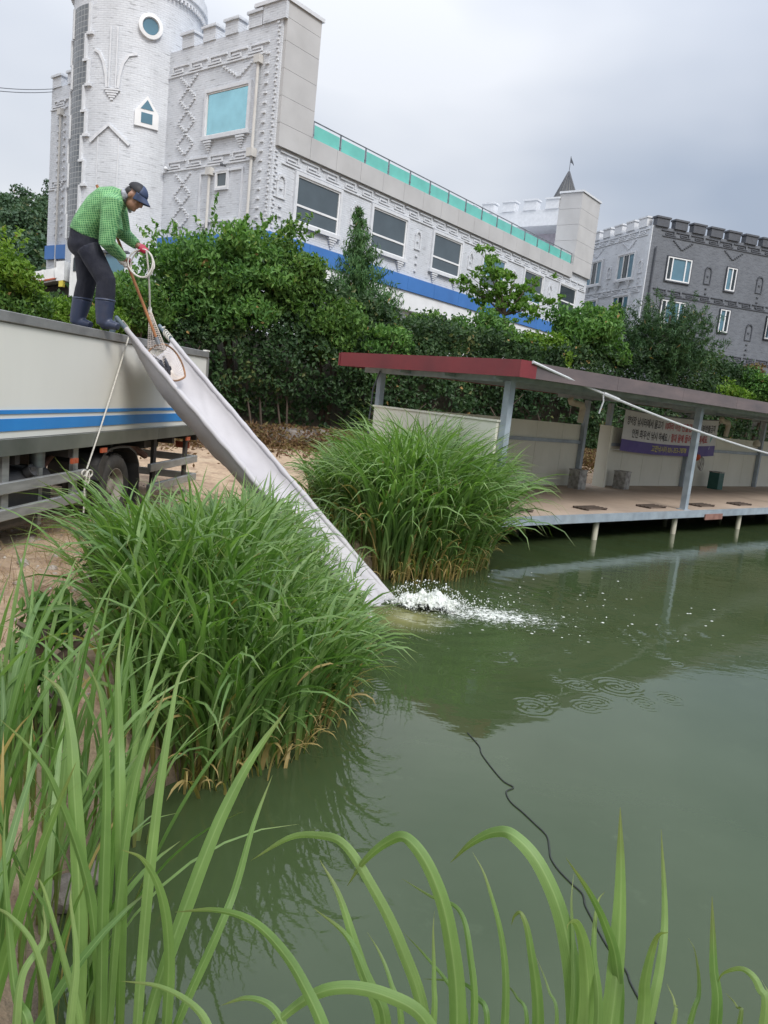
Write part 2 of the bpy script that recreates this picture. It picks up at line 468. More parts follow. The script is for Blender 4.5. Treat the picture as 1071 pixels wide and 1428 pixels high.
RINGS = [(471, 982, .10), (495, 975, .05), (695, 918, .14), (720, 917, .08), (612, 900, .05), (775, 946, .07), (805, 955, .09), (818, 957, .06), (818, 985, .07), (833, 980, .06),
         (860, 958, .15), (875, 957, .08), (895, 978, .07), (902, 983, .06), (935, 975, .07), (742, 985, .11), (735, 987, .06), (712, 915, .10), (587, 914, .06), (537, 898, .05),
         (520, 922, .05), (548, 920, .04), (530, 955, .05), (790, 908, .04), (870, 882, .06), (890, 880, .05), (900, 885, .05), (980, 885, .05), (760, 975, .05), (660, 935, .05), (625, 905, .06)]
for px, py, r in RINGS:
    p = atz(px, py, 0); r = max(r, 0.075); ring(p[0], p[1], r * 0.55, 0.0034, 0.05); ring(p[0], p[1], r, 0.0030, 0.045)
for i in range(70):
    a = rng.uniform(-0.5, 0.9); dd = rng.uniform(0.5, 2.6)
    ring(SPL[0] + dd * math.cos(a), SPL[1] + dd * math.sin(a) * 0.8, rng.uniform(0.03, 0.07), 0.003, 0.042)
dS = np.hypot(WX - SPL[0] - 0.15, (WY - SPL[1]) * 1.1)
WZ += 0.0045 * np.sin(dS * 2 * math.pi / 0.27) * np.exp(-dS / 0.8) * smooth01(dS / 0.3)
choppy = np.exp(-((WX - SPL[0] - 0.55) / 0.75) ** 2 - ((WY - SPL[1] - 0.05) / 0.42) ** 2)
WZ += choppy * (0.030 * vnoise(WX, WY * 1.4, 21, 4, 7) + 0.018 * vnoise(WX, WY * 1.5, 31, 3, 22))
WZ += 0.0011 * vnoise(WX, WY * 1.5, 41, 2, 3.0) * np.exp(-dS / 2.5)
edge = np.minimum(np.minimum(WX - PX0, PX1 - WX), np.minimum(WY - PY0, PY1 - WY))
WZ *= smooth01(edge / 0.3)
idx = np.arange(WX.size).reshape(WX.shape)
quads = np.stack([idx[:-1, :-1], idx[:-1, 1:], idx[1:, 1:], idx[1:, :-1]], -1).reshape(-1, 4)
PX1, PY1 = wx[-1], wy[-1]
wv = np.stack([WX, WY, WZ], -1).reshape(-1, 3)
outer = np.array([(-8, -10, 0), (70, -10, 0), (70, PY0, 0), (-8, PY0, 0), (-8, PY0, 0), (PX0, PY0, 0), (PX0, PY1, 0), (-8, PY1, 0),
                  (PX1, PY0, 0), (70, PY0, 0), (70, PY1, 0), (PX1, PY1, 0), (-8, PY1, 0), (70, PY1, 0), (70, 70, 0), (-8, 70, 0)], float)
oq = np.arange(16).reshape(4, 4) + len(wv)
water = np_mesh('pond_water', np.vstack([wv, outer]), np.vstack([quads, oq]), WATER)
tag(water, 'murky green pond water with small rings and ripples', kind='structure')

# white water where the fish go in
FOAM = pm('foam', (0.70, 0.71, 0.70), (0.55, 0.57, 0.53), 9, rough=0.3)
def lace_mat():
    """foam that thins out into lace: bl.x = how thick it lies there"""
    m, nt, b, out = new_mat('foam lace')
    at = nt.nodes.new('ShaderNodeAttribute'); at.attribute_name = 'bl'
    sp = nt.nodes.new('ShaderNodeSeparateXYZ'); nt.links.new(at.outputs['Vector'], sp.inputs[0])
    v = coords(nt, 'Object', (1.0, 1.7, 1.0))
    nz = mixc(nt, 0.45, noise(nt, v, 11, 6, 0.7, 0.6), noise(nt, v, 38, 4, 0.6))
    f = math_node(nt, 'SUBTRACT', math_node(nt, 'ADD', nz, sp.outputs['X']), 0.86)
    f = math_node(nt, 'MULTIPLY', f, 9.0, True)
    col = ramp(nt, noise(nt, v, 26, 5, 0.65), [(0.32, (0.30, 0.33, 0.26)), (0.52, (0.62, 0.64, 0.60)), (0.7, (0.74, 0.75, 0.73))])
    nt.links.new(col, b.inputs['Base Color']); b.inputs['Roughness'].default_value = 0.35
    tr = nt.nodes.new('ShaderNodeBsdfTransparent'); mx = nt.nodes.new('ShaderNodeMixShader')
    nt.links.new(f, mx.inputs[0]); nt.links.new(tr.outputs[0], mx.inputs[1]); nt.links.new(b.outputs[0], mx.inputs[2]); nt.links.new(mx.outputs[0], out.inputs['Surface'])
    return m
LACE = lace_mat()
def foam_sheet(name, cx_, cy_, ax, ay, hfun, thick, label, res=0.009):
    """foam skin riding on the water; rises into the boil where hfun says so"""
    X, Y = np.meshgrid(np.arange(cx_ - ax, cx_ + ax, res), np.arange(cy_ - ay, cy_ + ay, res))
    e = np.hypot((X - cx_) / ax, (Y - cy_) / ay)
    xi = np.clip(np.searchsorted(wx, X), 0, len(wx) - 1); yi = np.clip(np.searchsorted(wy, Y), 0, len(wy) - 1)
    Z = WZ[yi, xi] + 0.004 + hfun(X, Y, e)
    ii = np.arange(X.size).reshape(X.shape)
    q = np.stack([ii[:-1, :-1], ii[:-1, 1:], ii[1:, 1:], ii[1:, :-1]], -1).reshape(-1, 4)
    q = q[(e.ravel()[q] < 1).all(1) & (pond_sd(X.ravel()[q[:, 0]], Y.ravel()[q[:, 0]]) < 0.0)]
    A = np.zeros((X.size, 3)); A[:, 0] = thick(X, Y, e).ravel()
    o = np_mesh(name, np.stack([X, Y, Z], -1).reshape(-1, 3), q, LACE, None, True, A)
    return tag(o, label, 'foam', kind='stuff')
BX, BY = SPL[0] + 0.02, SPL[1] + 0.05
foam_sheet('splash_foam', BX + 0.04, BY, 0.43, 0.29,
           lambda x, y, e: np.clip(1 - e ** 2, 0, 1) ** 1.1 * 1.3 * (0.085 + 0.11 * vnoise(x, y, 8, 3, 11) + 0.06 * np.abs(vnoise(x + y, y - x, 12, 3, 26))),
           lambda x, y, e: 0.80 - 0.62 * np.clip(e, 0, 1) ** 1.3, 'churning white splash where the grey chute meets the water', 0.0065)
foam_sheet('foam_trail', SPL[0] + 0.85, SPL[1] + 0.0, 1.05, 0.44, lambda x, y, e: 0 * x,
           lambda x, y, e: 0.485 - 0.20 * np.clip(e, 0, 1) - 0.07 * np.clip((x - SPL[0] - 0.5) / 0.8, 0, 1), 'lacy foam trailing to the right of the splash')
def blob_cloud(name, C, Rad, flatz, mat, seed=1):
    """many little uneven drops as one mesh"""
    r = np.random.default_rng(seed)
    base = np.array([(0, 0, 1), (.9, 0, .3), (.28, .85, .3), (-.72, .53, .3), (-.72, -.53, .3), (.28, -.85, .3), (.72, .53, -.4), (-.28, .85, -.4), (-.9, 0, -.4), (-.28, -.85, -.4), (.72, -.53, -.4), (0, 0, -1)])
    f = np.array([(0, 1, 2), (0, 2, 3), (0, 3, 4), (0, 4, 5), (0, 5, 1), (1, 6, 2), (2, 7, 3), (3, 8, 4), (4, 9, 5), (5, 10, 1), (6, 7, 2), (7, 8, 3), (8, 9, 4), (9, 10, 5), (10, 6, 1), (11, 7, 6), (11, 8, 7), (11, 9, 8), (11, 10, 9), (11, 6, 10)])
    n = len(C)
    B = base[None] * (1 + 0.10 * r.standard_normal((n, 12, 1))) * Rad[:, None, :]
    B[..., 2] *= flatz[:, None]
    V = (B + C[:, None]).reshape(-1, 3)
    F = (f[None] + 12 * np.arange(n)[:, None, None]).reshape(-1, 3)
    return np_mesh(name, V, F, mat)
n = 900
ma = rng.uniform(0, 2 * math.pi, n); mr = np.sqrt(rng.random(n))
C = np.stack([BX + 0.04 + 0.42 * mr * np.cos(ma), BY + 0.28 * mr * np.sin(ma), 0.26 * rng.random(n) ** 1.4 * (1 - mr ** 2) ** 0.5 + 0.02], -1)
rad = (rng.exponential(0.0022, n) + 0.0016)[:, None] * np.array([1, 1, 1.8]); rad = np.minimum(rad, 0.009)
tag(blob_cloud('spray', C, rad, np.ones(n), FOAM, 4), 'fine white spray thrown up over the splash', 'spray', kind='stuff')
n = 480
a = rng.uniform(-0.45, 0.75, n); dd = rng.exponential(0.42, n) + 0.1
C = np.stack([SPL[0] + dd * np.cos(a), SPL[1] + 0.06 + dd * np.sin(a) * 0.85, np.abs(rng.normal(0.0, 0.08, n)) * np.exp(-dd / 1.1) + 0.004], -1)
rad = (rng.exponential(0.0028, n) + 0.002)[:, None] * np.array([1, 1, 1]); rad = np.minimum(rad, 0.009)
tag(blob_cloud('water_drops', C, rad, np.ones(n), FOAM, 2), 'white drops flung up to the right of the splash', 'droplets', kind='stuff')
n = 330
sx_ = SPL[0] + rng.uniform(0.3, 3.4, n); sy_ = SPL[1] + rng.uniform(-0.7, 2.3, n)
keep = (pond_sd(sx_, sy_) < -0.05) & (rng.random(n) < np.exp(-np.hypot(sx_ - SPL[0] - 0.6, sy_ - SPL[1] - 0.5) / 1.6))
xi = np.clip(np.searchsorted(wx, sx_), 0, len(wx) - 1); yi = np.clip(np.searchsorted(wy, sy_), 0, len(wy) - 1)
C = np.stack([sx_, sy_, WZ[yi, xi] + 0.001], -1)[keep]
rad = (rng.exponential(0.005, n)[:, None] + 0.002) * np.stack([rng.uniform(0.8, 2.0, n), rng.uniform(0.5, 1.0, n), np.ones(n)], -1)
rad = np.minimum(rad, 0.018)[keep]
tag(blob_cloud('foam_flecks', C, rad, np.full(len(C), 0.25), FOAM, 3), 'foam flecks drifting on the pond beyond the splash', 'foam', kind='stuff')
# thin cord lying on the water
line = [(652, 1022), (668, 1040), (672, 1052), (690, 1076), (703, 1090), (716, 1098), (706, 1104), (712, 1118), (728, 1132), (745, 1148), (762, 1165), (766, 1182), (768, 1196), (778, 1212), (795, 1230), (812, 1246), (816, 1262), (824, 1278), (846, 1318), (872, 1352), (880, 1372), (898, 1404), (925, 1440)]  # path of a thin dark tube on the water surface
def smooth_path(P, k=5):
    P = [2 * P[0] - P[1]] + list(P) + [2 * P[-1] - P[-2]]; out = []
    for i in range(1, len(P) - 2):
        p0, p1, p2, p3 = P[i - 1:i + 3]
        for t in np.linspace(0, 1, k, endpoint=False): out.append(0.5 * (2 * p1 + (p2 - p0) * t + (2 * p0 - 5 * p1 + 4 * p2 - p3) * t * t + (3 * p1 - p0 - 3 * p2 + p3) * t ** 3))
    return out + [P[-2]]
ob = MB().tube(smooth_path([atz(x, y, 0.003) for x, y in line]), 0.0042, 6).build('line', pm('dark cord', (0.025, 0.03, 0.025), rough=0.7), smooth=True)
tag(ob, 'thin dark cord lying in wavy bends on the pond surface', 'line')
# ------------------------------------------------------------------ materials for the buildings
WBRICK = brick_mat('white painted brick', (0.66, 0.69, 0.73), (0.62, 0.648, 0.69), (0.55, 0.575, 0.615))
DBRICK = brick_mat('dark grey brick', (0.155, 0.17, 0.195), (0.115, 0.127, 0.15), (0.19, 0.20, 0.22))
WPAINT = pm('white paint', (0.80, 0.81, 0.82), (0.72, 0.73, 0.74), 1.5, rough=0.55, dirt=0.15, dirtc=(0.45, 0.44, 0.42))
WTRIM = pm('white painted trim', (0.67, 0.69, 0.72), (0.58, 0.60, 0.63), 6, rough=0.6, bstr=0.15)
DTRIM = pm('dark painted trim', (0.09, 0.098, 0.115), (0.065, 0.07, 0.083), 6, rough=0.6, bstr=0.15)
STONE = pm('pale stone panel', (0.50, 0.50, 0.50), (0.43, 0.43, 0.43), 0.9, rough=0.7, dirt=0.25, dirtc=(0.36, 0.35, 0.33), bstr=0.1)
BLUE = pm('blue metal band', (0.055, 0.19, 0.50), (0.045, 0.155, 0.42), 0.7, rough=0.55, dirt=0.2, dirtc=(0.04, 0.1, 0.25))
WIN_GREY = glass_mat('grey window glass', (0.085, 0.11, 0.125), 0.09)
WIN_DARK = glass_mat('dark window glass', (0.018, 0.03, 0.036), 0.05)
WIN_TEAL = glass_mat('teal mirror glass', (0.40, 0.72, 0.78), 0.03, 0.9)
WIN_BLUE = glass_mat('blue window glass', (0.10, 0.21, 0.28), 0.05)
RAILGLASS = glass_mat('green rail glass', (0.16, 0.56, 0.49), 0.08)
STEEL = pm('stainless rail', (0.35, 0.36, 0.37), (0.22, 0.23, 0.24), 5, rough=0.35, metal=0.8)
PIPE = pm('pale drain pipe', (0.60, 0.59, 0.56), (0.50, 0.49, 0.47), 3, rough=0.5)
GLBLOCK = None
def glass_block_mat():
    m, nt, b, out = new_mat('glass blocks')
    bt = nt.nodes.new('ShaderNodeTexBrick'); bt.offset = 0.0
    bt.inputs['Scale'].default_value = 1; bt.inputs['Brick Width'].default_value = 0.19; bt.inputs['Row Height'].default_value = 0.19
    bt.inputs['Mortar Size'].default_value = 0.012
    bt.inputs['Color1'].default_value = (0.10, 0.115, 0.13, 1); bt.inputs['Color2'].default_value = (0.15, 0.165, 0.18, 1); bt.inputs['Mortar'].default_value = (0.34, 0.35, 0.35, 1)
    nt.links.new(coords(nt, 'UV'), bt.inputs['Vector']); nt.links.new(bt.outputs['Color'], b.inputs['Base Color'])
    b.inputs['Roughness'].default_value = 0.2
    bump(nt, b, math_node(nt, 'SUBTRACT', 1.0, bt.outputs['Fac']), 0.5, 0.02)
    return m
GLBLOCK = glass_block_mat()

# a facade is drawn in (a, z) with depth d outwards; side 'y' = the y=0 plane facing -y, 'x' = the x=0 plane facing -x
class Facade:
    def __init__(s, root, side, trim, off=0.0): s.root, s.side, s.trim, s.off = root, side, trim, off
    def box(s, mb, a0, a1, d0, d1, z0, z1):
        o = s.off
        if s.side == 'y': mb.box(a0, a1, o - d1, o - d0, z0, z1)
        else: mb.box(o - d1, o - d0, a0, a1, z0, z1)
        return mb
    def window(s, a0, a1, z0, z1, glass, frame, mull_v=(), mull_h=(), surround=True, depth=0.06, fw=0.06):
        """window > frame, pane (one pane object per light)"""
        w = MB()
        if surround:
            t = 0.11
            for q in ((a0 - t, a0, z0, z1), (a1, a1 + t, z0, z1), (a0 - t, a1 + t, z1, z1 + t)): s.box(w, q[0], q[1], -0.02, depth + 0.03, q[2], q[3])
            s.box(w, a0 - t - 0.05, a1 + t + 0.05, -0.02, depth + 0.07, z0 - 0.13, z0)
        else:
            s.box(w, a0 - 0.05, a1 + 0.05, -0.02, depth, z0 - 0.07, z0); s.box(w, a0 - 0.05, a1 + 0.05, -0.02, depth, z1, z1 + 0.05); s.box(w, a0 - 0.05, a0, -0.02, depth, z0, z1); s.box(w, a1, a1 + 0.05, -0.02, depth, z0, z1)
        win = w.build('window', s.trim, s.root)
        f = MB()
        for q in ((a0, a0 + fw, z0, z1), (a1 - fw, a1, z0, z1), (a0 + fw, a1 - fw, z0, z0 + fw), (a0 + fw, a1 - fw, z1 - fw, z1)): s.box(f, q[0], q[1], 0.0, depth - 0.01, q[2], q[3])
        for m in mull_v: s.box(f, m - 0.035, m + 0.035, 0.0, depth - 0.014, z0 + fw, z1 - fw)
        for m in mull_h: s.box(f, a0 + fw, a1 - fw, 0.0, depth - 0.018, m - 0.035, m + 0.035)
        f.build('frame', frame, win)
        av = [a0 + fw] + list(mull_v) + [a1 - fw]; zv = [z0 + fw] + list(mull_h) + [z1 - fw]
        k = 0
        for i in range(len(av) - 1):
            for j in range(len(zv) - 1):
                g = glass[k % len(glass)] if isinstance(glass, list) else glass; k += 1
                s.box(MB(), av[i], av[i + 1], 0.002, 0.018, zv[j], zv[j + 1]).build('pane', g, win)
        return win
    def key_frieze(s, a0, a1, z0, h=0.36):
        """raised key pattern between two courses, one mesh"""
        m = MB(); t = 0.05; d = 0.055
        u = 1.0; n = max(1, int((a1 - a0) / u)); u = (a1 - a0) / n
        for i in range(n):
            b = a0 + i * u
            s.box(m, b, b + u * 0.86, 0, d, z0 + h - t, z0 + h)
            s.box(m, b + u * 0.86 - t, b + u * 0.86, 0, d, z0 + h * 0.45, z0 + h - t)
            s.box(m, b + u * 0.28, b + u * 0.74, 0, d, z0 + h * 0.52, z0 + h * 0.52 + t)
            s.box(m, b + u * 0.28, b + u * 0.28 + t, 0, d, z0 + h * 0.28, z0 + h * 0.52)
            s.box(m, b + u * 0.28 + t, b + u * 0.97, 0, d, z0 + h * 0.24, z0 + h * 0.24 + t)
            s.box(m, b + u * 0.1, b + u * 1.08, 0, d * 0.8, z0, z0 + t)
        return tag(m.build('key_frieze', s.trim, s.root), kind='stuff')
    def steps(s, pts, name='diamond_relief', br=0.13):
        """stepped brick ends along a zigzag path of (a, z)"""
        m = MB()
        for (p, q) in zip(pts[:-1], pts[1:]):
            L = abs(q[1] - p[1]); n = max(1, int(round(L / 0.085)))
            for i in range(n):
                t = (i + 0.5) / n; a = p[0] + (q[0] - p[0]) * t; z = p[1] + (q[1] - p[1]) * t
                s.box(m, a - br / 2, a + br / 2, 0, 0.05, z - 0.026, z + 0.026)
        return tag(m.build(name, s.trim, s.root), kind='stuff')
    def diamond(s, a, z, ra, rz): return s.steps([(a, z + rz), (a + ra, z), (a, z - rz), (a - ra, z), (a, z + rz)])
    def corbel(s, a, z, w=0.42, n=5):
        m = MB()
        for i in range(n):
            ww = w * (1 - i / n); s.box(m, a - ww / 2, a + ww / 2, 0, 0.12 * (1 - i / (n + 1)), z - (i + 1) * 0.075 + 0.012, z - i * 0.075)
        return m.build('corbel', s.trim, s.root)
    def niche(s, a, z, w=0.42, h=0.85, arch=True, bricks=3):
        """little blind arch with loose brick ends under it"""
        m = MB(); t = 0.06
        s.box(m, a - w / 2, a - w / 2 + t, 0, 0.05, z, z + h * 0.62); s.box(m, a + w / 2 - t, a + w / 2, 0, 0.05, z, z + h * 0.62)
        k = 7
        for i in range(k):
            a0 = math.pi * (i + 0.5) / k
            if arch: x, zz = a + (w / 2 - t / 2) * math.cos(a0), z + h * 0.62 + (w / 2) * math.sin(a0)
            else: f = (i + 0.5) / k; x = a - w / 2 + w * f; zz = z + h * 0.62 + 0.28 * (1 - abs(2 * f - 1))
            s.box(m, x - 0.045, x + 0.045, 0, 0.05 + 0.002 * i, zz - 0.04, zz + 0.04)
        s.box(m, a - w / 2 + t, a + w / 2 - t, 0, 0.045, z, z + 0.05)
        o = m.build('blind_arch', s.trim, s.root)
        s.box(MB(), a - 0.06, a + 0.06, 0, 0.05, z + h * 0.35, z + h * 0.42).build('brick', s.trim, o)
        for i in range(bricks): s.box(MB(), a - 0.07 + 0.02 * (i % 2), a + 0.07 + 0.02 * (i % 2), 0, 0.06, z - 0.28 - 0.3 * i, z - 0.22 - 0.3 * i).build('brick', s.trim, o)
        return o

# ------------------------------------------------------------------ the long white building
BK = aty(372, 330, 26.0); BA = math.atan2(0.798, 0.602)
GB = 3.0
wb = tag(empty('white_building', (BK[0], BK[1], 0), BA), 'long white brick building with round corner tower, blue band and glass roof railing', 'building')
MB().box(0, 1.6, 0, 14.1, GB, 13.45).box(1.6, 6, 4.5, 14.1, 10.0, 13.45).build('wall', WBRICK, wb, uv=True)
MB().box(1.6, 25.5, 0, 10, 6.6, 9.98).build('wall', WBRICK, wb, uv=True)
MB().box(1.6, 25.4, 0.3, 9.9, GB, 6.6).build('wall', WPAINT, wb)
FL, FS = Facade(wb, 'x', WTRIM), Facade(wb, 'y', WTRIM)
# long side
for x0 in (1.15, 5.27, 9.45):
    FS.window(x0, x0 + 2.2, 7.55, 9.05, WIN_GREY, WPAINT, (), (8.1,))
FS.window(13.6, 15.7, 7.55, 9.05, [WIN_GREY, WIN_BLUE], WPAINT, (), (8.1,))
FS.window(17.75, 19.85, 7.6, 9.1, [WIN_BLUE, WIN_GREY], WPAINT, (), (8.15,))
FS.window(21.95, 24.1, 7.7, 9.15, WIN_DARK, WPAINT, (), (8.3,))
for x0 in (1.15, 5.27, 9.45, 13.6, 17.75, 21.95):
    FS.corbel(x0 + 0.25, 7.4); FS.corbel(x0 + 1.95, 7.4)
FS.niche(0.45, 8.1)
for i, x in enumerate((4.25, 8.35, 12.55, 16.7, 20.85)): FS.niche(x, 8.1, arch=(i % 2 == 1))
FS.key_frieze(0.3, 25.3, 9.2, 0.38)
mb = MB()
for i in range(13):
    x0 = -0.02 + i * 1.96; mb = MB().box(x0 + 0.006, x0 + 1.954, -0.13, -0.002, 6.36, 6.94); mb.build('blue_panel', BLUE, wb)
for i in range(7): MB().box(-0.13, -0.002, -0.1 + i * 2.02, -0.1 + i * 2.02 + 2.008, 6.36, 6.94).build('blue_panel', BLUE, wb)
MB().box(0.0, 25.4, -0.06, 0.29, 5.62, 6.355).build('fascia', WPAINT, wb)
for i in range(6):
    x0 = 1.2 + i * 4.13
    f2 = Facade(wb, 'y', WTRIM, 0.3)
    f2.window(x0 + 0.1, x0 + 1.0, 4.3, 5.55, WIN_DARK, WPAINT, surround=False); f2.window(x0 + 1.25, x0 + 2.2, 4.3, 5.55, WIN_DARK, WPAINT, surround=False)
for i in range(17):
    x0 = 0.06 + i * 1.345 + (0.155 if i else 0.0); x1 = 0.06 + (i + 1) * 1.345 + 0.155
    MB().box(x0 + 0.006, x1 - 0.006, -0.14, 0.12, 9.66, 10.36).build('parapet_panel', STONE, wb)
MB().box(0.1, 23.0, 0.0, 0.1, 9.9, 10.3).build('parapet_core', WPAINT, wb)
# stone pier beside the left front
for i, (z0, z1) in enumerate(((10.37, 11.18), (11.19, 12.0), (12.01, 12.82), (12.83, 13.5), (13.51, 13.98))):
    MB().box(0.06, 1.6, -0.14, 1.2, z0, z1).build('pier_panel', STONE, wb)
MB().box(-0.12, 1.68, -0.2, 1.3, 13.985, 14.1).build('pier_cap', WTRIM, wb)
MB().box(-0.06, 0.055, -0.16, 0.9, 13.45, 13.98).build('merlon', WBRICK, wb, uv=True)
# glass railing
for i in range(16):
    x = 1.72 + i * 1.415
    MB().box(x - 0.02, x + 0.02, -0.04, 0.0, 10.362, 10.93).box(x - 0.05, x + 0.05, -0.045, 0.005, 10.5, 10.53).build('rail_post', STEEL, wb)
    if i < 15: MB().box(x + 0.06, x + 1.355, -0.028, -0.012, 10.40, 10.84).build('rail_glass', RAILGLASS, wb)
MB().tube([(1.65, -0.02, 10.945), (23.0, -0.02, 10.945)], 0.025, 8).build('handrail', STEEL, wb, smooth=True)
# penthouse at the far end: clad pier, battlement over an open recess, cone roof with flag
for i in range(5):
    z0 = 9.99 + i * 0.86
    MB().box(23.05, 25.55, -0.14, 1.2, z0 + 0.006, z0 + 0.854).build('pier_panel', STONE, wb)
MB().box(22.98, 25.62, -0.2, 1.26, 14.30, 14.40).build('pier_cap', WTRIM, wb)
MB().box(23.06, 25.5, 1.2, 9.5, 12.6, 13.5).build('battlement_wall', WTRIM, wb, uv=True)
MB().box(25.0, 25.5, 1.2, 9.5, 9.98, 12.598).build('recess_wall', pm('recess plaster', (0.52, 0.48, 0.53), rough=0.8), wb)
for i in range(5):
    y0 = 1.22 + i * 1.42
    MB().box(23.0, 23.5, y0, y0 + 0.82, 13.5, 14.02).box(22.95, 23.55, y0 - 0.05, y0 + 0.87, 14.02, 14.12).build('merlon', WTRIM, wb)
cone = MB().lathe((27.3, 3.0, 14.1), [(1.25, 0), (0.62, 1.4), (0.03, 2.75)], 20).build('cone_roof', pm('dark cone roofing', (0.10, 0.105, 0.105), (0.06, 0.062, 0.065), 6, rough=0.7, stretch=(6, 6, 0.4)), wb)
for k in range(20):
    a = 2 * math.pi * k / 20
    MB().tube([(27.3 + 1.26 * math.cos(a), 3 + 1.26 * math.sin(a), 14.1), (27.3 + 0.63 * math.cos(a), 3 + 0.63 * math.sin(a), 15.5), (27.3 + 0.04 * math.cos(a), 3 + 0.04 * math.sin(a), 16.85)], 0.025, 4).build('roof_rib', DTRIM, cone)
MB().lathe((27.3, 3.0, 9.9), [(1.1, 0), (1.1, 4.2)], 20).build('turret_wall', WTRIM, wb, smooth=True)
MB().tube([(27.3, 3, 16.8), (27.3, 3, 17.75)], 0.02, 6).build('flag_pole', DTRIM, wb)
MB().prism([(0.0, 17.7), (0.0, 17.38), (0.25, 17.42), (0.52, 17.36), (0.36, 17.5)], 2.99, 3.01).build('flag', DTRIM, wb).location = (27.32, 0, 0)
# left front
for i in range(5):
    y0 = 0.95 + i * 1.17
    if y0 + 0.62 < 5.75:
        MB().box(-0.04, 0.35, y0, y0 + 0.66, 13.45, 13.86).box(-0.1, 0.41, y0 - 0.06, y0 + 0.72, 13.86, 13.95).build('merlon', WBRICK, wb, uv=True)
for y0 in (10.9, 12.1, 13.3):
    MB().box(-0.04, 0.35, y0, y0 + 0.7, 13.45, 13.86).box(-0.1, 0.41, y0 - 0.06, y0 + 0.76, 13.86, 13.95).build('merlon', WBRICK, wb, uv=True)
FL.key_frieze(0.55, 5.72, 12.55, 0.36); FL.key_frieze(0.95, 5.72, 9.28, 0.36)
FL.key_frieze(12.6, 14.0, 12.55, 0.36); FL.key_frieze(12.6, 14.0, 9.28, 0.36)
FL.window(1.36, 3.52, 10.28, 11.72, WIN_TEAL, WPAINT, (), (), fw=0.05, depth=0.05)
FL.corbel(1.6, 10.12); FL.corbel(3.3, 10.12)
FL.window(2.15, 2.75, 8.5, 9.04, WIN_GREY, WPAINT, surround=False, depth=0.07)
m = MB()
for q in ((1.36, 1.44, 7.45, 9.1), (3.58, 3.66, 7.45, 9.1), (1.44, 3.58, 9.03, 9.1), (1.36, 3.66, 7.38, 7.449)): FL.box(m, q[0], q[1], 0, 0.055, q[2], q[3])
m.build('panel_moulding', WTRIM, wb)
FL.corbel(1.62, 7.36); FL.corbel(3.35, 7.36)
FL.steps([(4.15, 12.5), (4.62, 12.1), (5.1, 12.5)])
for z in (11.72, 10.95, 10.18): FL.diamond(4.66, z, 0.46, 0.37)
FL.steps([(4.2, 9.2), (4.66, 8.82), (5.12, 9.2)])
for z in (8.44, 7.66): FL.diamond(4.66, z, 0.46, 0.37)
FL.steps([(1.15, 12.5), (1.95, 12.02), (2.8, 12.5)])
for side, a in ((FL, 0.07), (FS, 0.07)):
    m = MB()
    for i in range(52 if side is FL else 21):
        z = 6.98 + i * 0.125
        if side is FS and z > 9.6: break
        o = 0.05 * (i % 2); side.box(m, a + o, a + 0.1 + o, 0, 0.045, z, z + 0.055)
    tag(m.build('quoin_bricks', WTRIM, wb), kind='stuff')
m = MB()
for i in range(19): FL.box(m, 0.5, 0.66, 0, 0.055, 7.1 + i * 0.3, 7.16 + i * 0.3)
tag(m.build('quoin_bricks', WTRIM, wb), kind='stuff')
m = MB()
for i in range(19):
    FL.box(m, 13.35, 13.5, 0, 0.07, 7.4 + i * 0.3, 7.47 + i * 0.3); FL.box(m, 12.85, 12.98, 0, 0.07, 7.4 + i * 0.3, 7.47 + i * 0.3)
tag(m.build('quoin_bricks', WTRIM, wb), kind='stuff')
for y, z0, z1 in ((0.93, 5.2, 12.5), (3.05, 5.4, 9.2), (13.15, 4.2, 12.5)):
    pp = MB().tube([(-0.1, y, z0), (-0.1, y, z1)], 0.05, 8).box(-0.2, 0.0, y - 0.13, y + 0.13, z1 - 0.25, z1)
    pp.build('drain_pipe', PIPE, wb, smooth=True)
MB().box(-0.22, 0.0, 0.8, 1.08, 9.35, 9.62).build('drain_box', PIPE, wb)
MB().lathe((-0.16, 2.35, 9.18), [(0.05, 0), (0.06, 0.05), (0.04, 0.1)], 10).box(-0.16, 0, 2.33, 2.37, 9.2, 9.24).build('lamp', DTRIM, wb)
MB().lathe((-0.1, 5.6, 9.32), [(0.03, 0), (0.09, 0.06), (0.09, 0.1), (0.03, 0.16)], 10).build('lamp', WTRIM, wb)
